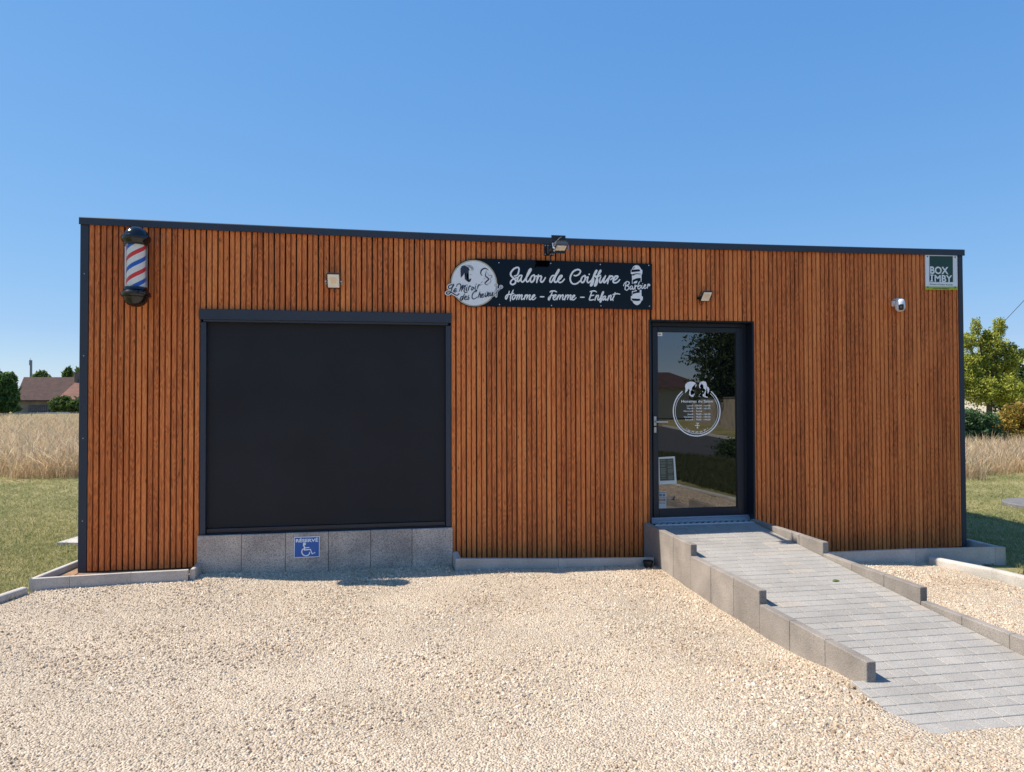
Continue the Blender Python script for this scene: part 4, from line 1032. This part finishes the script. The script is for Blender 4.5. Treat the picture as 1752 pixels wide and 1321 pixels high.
vs = [(x, y, -.004+(max(z, rz(y)+.006) if (x > 5.34+.17*(y+3.62) and x < 7.5 and -4.13 < y < -3.6) else z)+.011*wob(x, y, 1.3)+.003) for x, y, z in vs]
M_stone = instmat('limestone_chips', [(.27, .20, .145), (.50, .40, .295), (.65, .54, .41), (.56, .44, .31), (.76, .66, .52), (.46, .37, .28), (.86, .78, .65), (.44, .30, .20)], .85)
sn, sl = M_stone.node_tree.nodes, M_stone.node_tree.links
gp = sn.new('ShaderNodeNewGeometry'); nz = sn.new('ShaderNodeTexNoise'); nz.inputs['Scale'].default_value = .9; nz.inputs['Detail'].default_value = 6; nz.inputs['Roughness'].default_value = .62
sl.new(gp.outputs['Position'], nz.inputs['Vector'])
tint = sn.new('ShaderNodeMix'); tint.data_type = 'RGBA'; tint.blend_type = 'MULTIPLY'; tint.inputs['Factor'].default_value = 1.0
cr2 = sn.new('ShaderNodeValToRGB'); e = cr2.color_ramp.elements; e[0].position = .33; e[0].color = (.80, .74, .68, 1); e[1].position = .66; e[1].color = (1.0, 1.0, .99, 1)
q = e.new(.5); q.color = (.97, .93, .88, 1)
sl.new(nz.outputs['Fac'], cr2.inputs[0]); src_ = M_stone.node_tree.nodes['Principled BSDF'].inputs['Base Color'].links[0].from_socket
sl.new(src_, tint.inputs['A']); sl.new(cr2.outputs[0], tint.inputs['B']); sl.new(tint.outputs['Result'], sn['Principled BSDF'].inputs['Base Color'])
gv = scatter('gravel', vs, fs, [stone(s) for s in range(10)], 11000, M_stone, 3, full=True, smin=.42, smax=2.3)
tag(gv, 'cream limestone gravel covering the yard in front of the cabin', 'gravel', kind='stuff')
random.seed(5)

# ------------------------------------------------------------------ lawns and tall grass
M_gr = instmat('lawn_blades', [(.15, .19, .05), (.30, .32, .10), (.50, .43, .22), (.66, .55, .34), (.18, .23, .05), (.42, .40, .19)], .8, .35, 'both')
M_dry = instmat('dry_stalks', [(.42, .26, .14), (.66, .47, .29), (.80, .66, .46), (.50, .32, .17), (.76, .62, .44), (.36, .32, .16), (.70, .52, .34)], .8, .45, 'both')
def lden(x, y):
    d = math.hypot(x-C0[0], y-C0[1]); return max(.12, min(1.0, (9/d)**2))
lw = grid_surf(-10, -.2, -3.2, 12.2, 40, 50, lambda x, y: not gin2(x, y) and x < -.25-max(0, -y-.45)*.33 and x > -5-.45*max(0, y), lden, -.006)
# right-hand lawn and the verge behind the viewer join the same object
a, fa = lw
a2, fa2 = grid_surf(9.46, 24, -1.0, 9.5, 50, 36, lambda x, y: True, lden, -.006)
a3, fa3 = grid_surf(8.9, 15.5, -15, -1.0, 26, 50, lambda x, y: x < 12.3+(y+11.3)*.25 and x > 8.95, lambda x, y: .5, -.006)
o1 = len(a); o2 = o1+len(a2)
sv = a+a2; sf = fa+[(tuple(i+o1 for i in q), d_) for q, d_ in fa2]
lg = scatter('lawn_grass', sv, sf, [blades(10, .05, .02, .055, .006, .9) for _ in range(5)], 520, M_gr, 5, tilt=.35, smin=.6, smax=1.4, blade=3)
tag(lg, 'short patchy half dried lawn grass beside the cabin', 'grass', kind='stuff')
M_vg = instmat('verge_blades', [(.03, .05, .012), (.07, .09, .025), (.14, .13, .05), (.05, .07, .02)], .8, .2, 'both')
vg = scatter('verge_grass', a3, fa3, [blades(14, .07, .06, .16, .009, .9) for _ in range(4)], 300, M_vg, 6, tilt=.35, smin=.6, smax=1.4, blade=3)
tag(vg, 'dark green rough grass on the verge between the gravel and the road', 'grass', kind='stuff')
def dden(x, y):
    d = math.hypot(x-C0[0], y-C0[1]); return max(.05, min(1.0, (17.5/d)**1.7))
tall = [blades(18, .17, .40, .98, .009, .75, True, 4) for _ in range(6)]+[blades(14, .22, .3, .7, .011, 1.5, False, 3) for _ in range(2)]
def rag(x): return .35*math.sin(1.9*x)+.25*math.sin(4.3*x+1)
a, fa = grid_surf(-34, 4, 9.6, 62, 76, 104, lambda x, y: x < 1.0 and x > -3-.66*(y+1) and y > 9.9+rag(x), dden, -.02)
dg = scatter('tall_dry_grass', a, fa, tall, 60, M_dry, 9, tilt=.28, smin=.6, smax=1.08, blade=3)
tag(dg, 'tall straw coloured wild grass on the field left of the cabin', 'grass', kind='stuff')
a, fa = grid_surf(9, 46, 7.0, 22, 74, 40, lambda x, y: x > 7+.5*y and y > 7.6+(x-16)*.02+rag(x) and y < 19, dden, -.02)
low = [blades(18, .17, .26, .68, .008, .6, True, 4) for _ in range(6)]+[blades(5, .17, .6, .85, .007, .4, True, 4)]
dg = scatter('meadow_dry_grass', a, fa, low, 75, M_dry, 12, tilt=.22, smin=.6, smax=1.08, blade=3)
tag(dg, 'lower straw coloured wild grass right of the cabin before the shrubs', 'grass', kind='stuff')

# ------------------------------------------------------------------ trees and shrubs
M_bark = mat('bark', (.10, .075, .055), .95, var=.3, scale=12, bump=.01, bscale=30)
def foliage(blobs, n, size, rnd, shell=.55):
    """leaf quads spread through ellipsoid blobs [(x, y, z, rx, ry, rz)]"""
    w_ = np.array([b[3]*b[4]*b[5] for b in blobs])**.75; w_ /= w_.sum(); idx = rnd.choice(len(blobs), n, p=w_); B = np.array(blobs)[idx]
    d = rnd.normal(size=(n, 3)); d /= np.linalg.norm(d, axis=1)[:, None]; r = (shell+(1-shell)*rnd.random(n))**1.0
    lump = 1+.16*np.sin(d[:, 0]*7+idx)+.14*np.sin(d[:, 2]*9+2*idx)+.12*rnd.normal(size=n)
    c = B[:, :3]+d*B[:, 3:]*(r*lump)[:, None]
    a = rnd.normal(size=(n, 3)); a /= np.linalg.norm(a, axis=1)[:, None]; b_ = np.cross(a, rnd.normal(size=(n, 3))); b_ /= np.linalg.norm(b_, axis=1)[:, None]
    s = (size*(.6+.8*rnd.random(n)))[:, None]
    V_ = np.stack([c-a*s, c+b_*s*.42, c+a*s, c-b_*s*.42], 1).reshape(-1, 3); F_ = np.arange(4*n).reshape(n, 4)
    return V_, F_, rnd.random(n)
def plant(name, label, cat, base, blobs, n, size, cols, group=None, trunk=True, trans=.35, seed=1, tr=.12):
    rnd = np.random.default_rng(seed); root = empty(name, base); tag(root, label, cat, group)
    B = [(base[0]+b[0], base[1]+b[1], base[2]+b[2], *b[3:]) for b in blobs]
    V_, F_, q_ = foliage(B, n, size, rnd)
    me = np_mesh('crown' if trunk else 'foliage', V_, F_, {'rnd': ('FLOAT', q_)})
    link('crown' if trunk else 'foliage', me, instmat(name+'_leaves', cols, .75, trans, 'rnd'), root)
    b = MB(); top = max(blobs, key=lambda q: q[2])
    if trunk:
        b.tube([(base[0], base[1], base[2]-.2), (base[0]+.05, base[1], base[2]+top[2]*.4), (base[0]+top[0]*.6, base[1]+top[1]*.6, base[2]+top[2]*.75), (base[0]+top[0], base[1]+top[1], base[2]+top[2])], [tr*1.3, tr, tr*.6, tr*.2], 8)
        for q in B: b.tube([(base[0]+.03, base[1], base[2]+top[2]*.35), ((base[0]+q[0])/2, (base[1]+q[1])/2, (base[2]+top[2]*.45+q[2])/2), q[:3]], [tr*.5, tr*.35, tr*.1], 6)
        b.build('trunk', M_bark, root)
    else:
        for q in B: b.tube([(base[0], base[1], base[2]-.1), ((base[0]+q[0])/2, (base[1]+q[1])/2, (base[2]+q[2])/2), q[:3]], [.03, .02, .008], 6)
        b.build('stem', M_bark, root)
    return root
def at(u, Y, z=0): # point on the line of sight of column u at depth Y
    d = ray(u, 690); t_ = (Y-C0[1])/d[1]; return (C0[0]+d[0]*t_, Y, z)
def zat(u, v, Y): d = ray(u, v); return C0[2]+d[2]*(Y-C0[1])/d[1]
YG_ = [(.16, .20, .03), (.32, .35, .05), (.52, .50, .09), (.24, .28, .04)]
DG = [(.025, .045, .012), (.05, .08, .02), (.08, .12, .03)]
# feathery tree at the right
Yt = 30
p0 = at(1692, Yt, -.3)
sc1 = (Yt-C0[1])/FPX/.9   # metres per photo pixel there, roughly
def bl(u, v, ru, rv, dy=0): q = at(u, Yt); return (q[0]-p0[0], dy, zat(u, v, Yt)-p0[2], ru*sc1, ru*sc1, rv*sc1)
bls = [bl(1672, 562, 9, 17), bl(1712, 560, 11, 18), bl(1657, 585, 15, 16), bl(1697, 590, 22, 20), bl(1690, 625, 30, 26, .5), bl(1655, 630, 22, 30), bl(1728, 596, 13, 10), bl(1722, 618, 24, 20), bl(1665, 665, 30, 26, -.4), bl(1705, 668, 34, 24, -.6),
       bl(1748, 608, 14, 11), bl(1745, 640, 18, 16, 1), bl(1690, 575, 10, 12), bl(1640, 650, 25, 40)]
plant('acacia_tree', 'tall feathery yellow green tree rising behind the right corner of the cabin', 'tree', p0, bls, 36000, .075, YG_, seed=2, tr=.16)
Yt = 34; p0 = at(1742, Yt, -.3); sc1 = (Yt-C0[1])/FPX/.9
plant('dark_tree', 'dark green tree partly hidden behind the feathery tree at the right edge', 'tree', p0, [bl(1742, 655, 30, 26), bl(1765, 640, 26, 22), bl(1720, 680, 30, 24), bl(1758, 680, 34, 24), bl(1780, 660, 30, 34)], 9000, .16, DG, seed=3)
Yt = 15.5; p0 = at(1672, Yt, -.15); sc1 = (Yt-C0[1])/FPX/.9
plant('dark_green_shrub', 'low dark green shrub directly right of the cabin corner behind the tall grass', 'shrub', p0, [bl(1660, 718, 24, 18), bl(1688, 720, 20, 15), bl(1640, 715, 22, 20), bl(1665, 740, 26, 14), bl(1690, 742, 24, 12), bl(1640, 745, 22, 14)], 9000, .055, [(.04, .08, .03), (.08, .15, .055), (.13, .22, .09)], None, False, seed=4)
Yt = 16; p0 = at(1735, Yt, -.15); sc1 = (Yt-C0[1])/FPX/.9
plant('yellowing_shrub', 'rounded yellow and orange tinted shrub at the right edge behind the tall grass', 'shrub', p0, [bl(1738, 712, 26, 22), bl(1715, 728, 22, 14), bl(1762, 708, 24, 24), bl(1700, 738, 18, 9), bl(1730, 745, 34, 13), bl(1765, 742, 24, 16), bl(1705, 752, 20, 10)], 14000, .055, [(.22, .20, .03), (.38, .32, .05), (.48, .30, .06), (.30, .14, .04), (.16, .20, .03)], None, False, seed=5)
# left trees
Yt = 62; p0 = at(2, Yt, -.6); sc1 = (Yt-C0[1])/FPX/.93
plant('broadleaf_tree', 'dark green broadleaf tree at the far left edge in front of the barn', 'tree', p0, [bl(4, 655, 14, 12), bl(-8, 665, 18, 18), bl(12, 672, 13, 14), bl(2, 688, 20, 16), bl(-22, 650, 16, 18), bl(18, 690, 8, 10)], 8000, .24, [(.035, .07, .015), (.07, .14, .03), (.13, .22, .06)], seed=6, tr=.2)
Yt = 88; p0 = at(112, Yt, -.7); sc1 = (Yt-C0[1])/FPX/.93
plant('hedge_bush', 'green bush in front of the barn beside the cabin corner', 'shrub', p0, [bl(108, 690, 14, 9), bl(124, 694, 16, 8), bl(98, 696, 9, 6), bl(140, 692, 14, 9)], 5000, .22, [(.04, .07, .02), (.09, .14, .03), (.14, .2, .06)], None, False, seed=7)
for i, (u, v, ru, rv, Yt, nm, lb) in enumerate(((71, 645, 13, 7, 150, 'roundtop_tree', 'pale green treetop showing above the middle of the barn ridge'), (117, 641, 7, 9, 140, 'conical_tree', 'pointed dark treetop just right of the barn chimney'), (137, 641, 7, 8, 130, 'roundtop_tree', 'treetop above the barn roof touching the cabin edge'), (19, 645, 6, 5, 160, 'roundtop_tree', 'small distant treetop at the left end of the barn ridge'))):
    sc1 = (Yt-C0[1])/FPX/.93; p0 = at(u, Yt, -1.0)
    plant(nm, lb, 'tree', p0, [bl(u, v, ru*.7, rv), bl(u-ru*.45, v+4, ru*.6, rv*.8), bl(u+ru*.45, v+4, ru*.6, rv*.8), bl(u, v+18, ru, rv*1.8)], 2200, .5, [(.05, .09, .02), (.10, .15, .04), (.16, .22, .07)], 'treetops behind the barn', seed=20+i, tr=.3)

# ------------------------------------------------------------------ barn with chimney, mast, far roof
YB = 100.0
def tile_mat(name, c1, c2, sc_, rows):
    m, n, l, p = newmat(name); tc = n.new('ShaderNodeTexCoord')
    a = n.new('ShaderNodeTexNoise'); a.inputs['Scale'].default_value = sc_; a.inputs['Detail'].default_value = 6; a.inputs['Roughness'].default_value = .75
    l.new(tc.outputs['Object'], a.inputs['Vector'])
    w_ = n.new('ShaderNodeTexWave'); w_.bands_direction = 'Z'; w_.inputs['Scale'].default_value = rows; w_.inputs['Distortion'].default_value = .4; l.new(tc.outputs['Object'], w_.inputs['Vector'])
    mr = n.new('ShaderNodeMapRange'); mr.inputs['From Min'].default_value = .3; mr.inputs['From Max'].default_value = .7; l.new(a.outputs['Fac'], mr.inputs['Value'])
    mx = n.new('ShaderNodeMix'); mx.data_type = 'RGBA'; mx.inputs['A'].default_value = (*c1, 1); mx.inputs['B'].default_value = (*c2, 1); l.new(mr.outputs[0], mx.inputs['Factor'])
    m2 = n.new('ShaderNodeMapRange'); m2.inputs['To Min'].default_value = .8; m2.inputs['To Max'].default_value = 1.1; l.new(w_.outputs['Fac'], m2.inputs['Value'])
    vm = n.new('ShaderNodeVectorMath'); vm.operation = 'SCALE'; l.new(mx.outputs['Result'], vm.inputs[0]); l.new(m2.outputs[0], vm.inputs['Scale']); l.new(vm.outputs[0], p.inputs['Base Color'])
    p.inputs['Roughness'].default_value = .9; return m
M_tile = tile_mat('old_tiles', (.036, .017, .014), (.095, .046, .036), 1.6, 2.5); M_tile2 = tile_mat('red_tiles', (.17, .072, .052), (.25, .12, .085), .8, 1.6)
M_stonewall = mat('rubble_wall', (.23, .20, .165), .95, col2=(.14, .125, .105), scale=1.3)
barn = empty('stone_barn', at(66, YB, -1)); tag(barn, 'long stone barn with brown tiled roof and chimney across the field', 'building')
X = lambda u: at(u, YB)[0]
ze, zr = zat(60, 684.5, YB), zat(60, 645.0, YB+4)
xa, xc, xb = X(14), X(98), X(160)
b = MB(); b.box(xa+.3, xb+3, YB+.3, YB+9, -1.4, ze+.1); b.build('wall', M_stonewall, barn)
b = MB()
def quad(bm_, pts): bm_.faces.new([bm_.verts.new(p) for p in pts])
def slope(b, u0e, u1e, u0r, u1r, th=.18):
    P = [(X(u0e), YB-.3, ze), (X(u1e), YB-.3, ze), (X(u1r), YB+4.6, zr), (X(u0r), YB+4.6, zr)]
    Q = [(p[0], p[1], p[2]-th) for p in P]
    va = [b.bm.verts.new(p) for p in P]; vq = [b.bm.verts.new(p) for p in Q]
    b.bm.faces.new(va); b.bm.faces.new(vq[::-1])
    for k in range(4): b.bm.faces.new((va[k], va[(k+1) % 4], vq[(k+1) % 4], vq[k]))
    R = [(P[3][0], YB+4.601, zr), (P[2][0], YB+4.601, zr), (P[1][0], YB+9.4, ze), (P[0][0], YB+9.4, ze)]; quad(b.bm, R)
slope(b, 26, 97, 12, 113); rfo = b.build('roof', M_tile, barn); rfo['label'] = 'old dark brown tiles'
b = MB(); slope(b, 97.3, 175, 113.3, 190); rf2 = b.build('roof', M_tile2, barn); rf2['label'] = 'newer red tiles'
b = MB(); b.box(X(108.5), X(114.5), YB+3.4, YB+4.4, ze+.8, zat(112, 637.5, YB+4), .03).box(X(108), X(115), YB+3.3, YB+4.5, zat(112, 638.5, YB+4), zat(112, 637, YB+4)); b.build('chimney', mat('chimney_brick', (.16, .12, .10), .9, var=.2, scale=3), rfo)
b = MB(); b.box(X(48), X(84), YB+.18, YB+.32, -1.2, zat(60, 694, YB)); dbn = b.build('barn_door', mat('weathered_planks', (.07, .06, .065), .9, var=.5, scale=2.5), barn)
b = MB()
for k in range(10): b.box(X(50+k*3.4), X(51.2+k*3.4), YB+.12, YB+.178, -1.1, zat(60, 695, YB))
b.build('door_planks', mat('grey_planks', (.19, .18, .19), .9), dbn)
b = MB()                                    # low rail / edge of the field
pA, pB = at(-60, 60, 0), at(118, 64, 0)
zz = zat(40, 708.5, 60)
b.tube([(pA[0], 60, zz), (pB[0], 64, zz+.02)], .07, 6)
for k in range(9):
    t_ = k/8; b.tube([(pA[0]+(pB[0]-pA[0])*t_, 60+4*t_, -.6), (pA[0]+(pB[0]-pA[0])*t_, 60+4*t_, zz)], .05, 6)
tag(b.build('field_rail', mat('pale_rail', (.50, .46, .40), .8)), 'thin pale rail across the far end of the dry field in front of the barn', 'fence')

YM = 260.0; mb = at(52.5, YM, 0); zt_ = zat(52.5, 616.5, YM); sM = (YM-C0[1])/FPX/.93
mast = empty('telecom_mast', (mb[0], YM, -1)); tag(mast, 'slim grey lattice telecom mast rising behind the barn roof', 'mast')
b = MB(); hw = .9*sM
for sx, sy2 in ((-1, -1), (1, -1), (1, 1), (-1, 1)): b.tube([(mb[0]+sx*hw, YM+sy2*hw, -1), (mb[0]+sx*hw*.8, YM+sy2*hw, zt_)], .12, 5)
zz = 0
while zz < zt_-2:
    b.tube([(mb[0]-hw, YM-hw, zz), (mb[0]+hw, YM-hw, zz+1.6)], .06, 4).tube([(mb[0]+hw, YM-hw, zz+1.6), (mb[0]-hw, YM-hw, zz+3.2)], .06, 4); zz += 3.2
M_mast = mat('grey_mast', (.20, .23, .27), .6); b.build('lattice', M_mast, mast)
for sx in (-1, 0, 1):
    b = MB(); b.box(mb[0]+sx*1.2*sM-.09, mb[0]+sx*1.2*sM+.09, YM-hw-.4, YM-hw-.2, zt_-1.7, zt_+.1, .04); b.build('antenna_panel', M_mast, mast)

Yh = 62; hx = at(1752, Yh)[0]
hs = empty('distant_house', (hx, Yh, -.5)); tag(hs, 'house with pink red tiled roof glimpsed behind the trees at the right edge', 'building')
zr_ = zat(1745, 627, Yh); b = MB(); x0_ = at(1736, Yh)[0]; b.box(x0_, x0_+13, Yh, Yh+8, -.6, zr_-1.3); b.build('wall', mat('render_wall', (.5, .44, .36), .9, var=.1), hs)
b = MB(); va = [(x0_-.4, Yh-.4, zr_-1.35), (x0_+13.4, Yh-.4, zr_-1.35), (x0_+13.4, Yh+4, zr_+.2), (x0_-.4, Yh+4, zr_+.2), (x0_+13.4, Yh+8.4, zr_-1.35), (x0_-.4, Yh+8.4, zr_-1.35)]
vv = [b.bm.verts.new(p) for p in va]
for f in ((0, 1, 2, 3), (3, 2, 4, 5), (0, 3, 5), (1, 4, 2), (0, 5, 4, 1)): b.bm.faces.new([vv[i] for i in f])
b.build('roof', mat('pink_tiles', (.42, .20, .15), .9, var=.15, scale=3), hs)
b = MB(); pA = at(1700, 34); pB = at(1830, 22); b.tube([(pA[0], 34, zat(1700, 571, 34)), (pB[0], 22, zat(1830, 437, 22))], .016, 5, False)
tag(b.build('overhead_cable', M_black), 'single dark overhead cable slanting down to the feathery tree at the right', 'cable')

# concrete covers in the lawns
b = MB(); b.prism([(-.86, 1.70), (-.15, 1.50), (-.10, 2.30), (-.70, 2.42)], -.03, .035); tag(b.build('concrete_cover', M_kerb), 'pale flat concrete slab lying in the lawn left of the cabin', 'concrete slab')
b = MB(); cc_ = (13.75, 3.15); b.lathe([(.72, -.2), (.72, -.135), (.69, -.125), (0, -.12)], (cc_[0], cc_[1], 0), 32); tag(b.build('manhole_cover', mat('grey_concrete', (.16, .15, .145), .9, var=.2)), 'round grey manhole cover set in the lawn at the right edge', 'manhole cover')

# ------------------------------------------------------------------ what the door glass mirrors: across the street
road = MB()
rp = [(-60, -18), (8, -16.8), (11.4, -14.7), (12.3, -11.3), (16, -5), (34, 6), (42, 0), (22, -10), (16.9, -19.8), (18.3, -27.3), (20.3, -36.8), (19, -44), (8, -44), (2, -34), (-60, -30)]
vr = [road.bm.verts.new((x, y, -.085)) for x, y in rp]; f = road.bm.faces.new(vr); bmesh.ops.triangulate(road.bm, faces=[f])
tag(road.build('road', M_asph), kind='structure')
b = MB(); b.sweep([(-.08, -.1), (-.08, .10), (.08, .10), (.08, -.1)], (17.0, -19.6, -.09), (18.35, -27.3, -.09)).sweep([(-.08, -.1), (-.08, .10), (.08, .10), (.08, -.1)], (18.36, -27.32, -.09), (20.4, -36.8, -.09))
b.build('road_kerb', M_kerb); tag(bpy.data.objects['road_kerb'], 'pale kerb along the far side of the street facing the cabin', 'kerb')
b = MB(); b.sweep([(-.1, -.2), (-.1, 1.78), (.1, 1.78), (.1, -.2)], (18.9, -19.5, -.1), (26.5, -46, -.1)); gw = b.build('garden_wall', mat('stained_render', (.40, .33, .25), .9, col2=(.24, .20, .15), scale=1.6))
tag(gw, 'stained beige garden wall along the far side of the street', 'wall')
b = MB(); b.sweep([(-.14, 1.78), (-.14, 1.86), (.14, 1.86), (.14, 1.78)], (18.88, -19.45, -.1), (26.52, -46.05, -.1)); b.build('wall_cap', mat('cap_dark', (.10, .09, .085), .9), gw)
hh = empty('street_house', (26, -54, 0)); tag(hh, 'cream house with brown red tiled roof behind the garden wall across the street', 'building')
b = MB(); b.box(18, 30.2, -60, -52, 0, 2.7); b.build('wall', mat('cream_render', (.5, .45, .36), .9), hh)
b = MB(); vv = [b.bm.verts.new(p) for p in ((17.5, -51.5, 2.6), (30.8, -51.5, 2.6), (28.6, -56, 4.1), (17.5, -56, 4.1), (30.8, -60.5, 2.6), (17.5, -60.5, 2.6))]
for f in ((0, 1, 2, 3), (3, 2, 4, 5), (1, 4, 2), (0, 3, 5), (0, 5, 4, 1)): b.bm.faces.new([vv[i] for i in f])
b.build('roof', M_tile, hh)
plant('street_tree', 'big dark leafy tree behind the garden wall across the street', 'tree', (24.6, -34, -.1), [(0, 0, 8.6, 2.4, 2, 1.8), (-.6, 0, 6.5, 2.6, 2, 1.8), (-1.6, 0, 4.6, 2.0, 2, 1.5), (.8, 0, 4.8, 2.6, 2, 1.9), (0, 0, 4.2, 2.4, 2.2, 1.8), (-1.2, .5, 3.0, 1.4, 1.5, 1.1), (1.2, 0, 3.2, 1.8, 2, 1.6), (.4, 0, 6.2, 2.0, 2.0, 1.8), (0, -.5, 7.6, 1.4, 1.5, 1.4), (-.6, 0, 2.2, 1.4, 1.5, .9), (1.5, 0, 5.2, 1.6, 1.6, 1.5), (-1.9, 0, 3.2, 1.5, 1.5, 1.3)], 26000, .13, DG, seed=31, tr=.25)
plant('street_hedge', 'dark hedge growing behind the garden wall across the street', 'hedge', (25.6, -38, -.1), [(0, 0, 1.8, 1.5, 1.8, .8), (-1.0, 5, 1.7, 1.2, 2.5, .7), (.8, -4, 1.9, 1.3, 2.4, .8)], 6000, .14, DG, None, False, seed=32)
plant('verge_bush', 'small dark bush at the edge of the road behind the viewer', 'shrub', (13.2, -12.6, -.15), [(0, 0, .28, .75, .8, .32), (.5, .9, .3, .6, .6, .35)], 4500, .05, DG, None, False, seed=33)
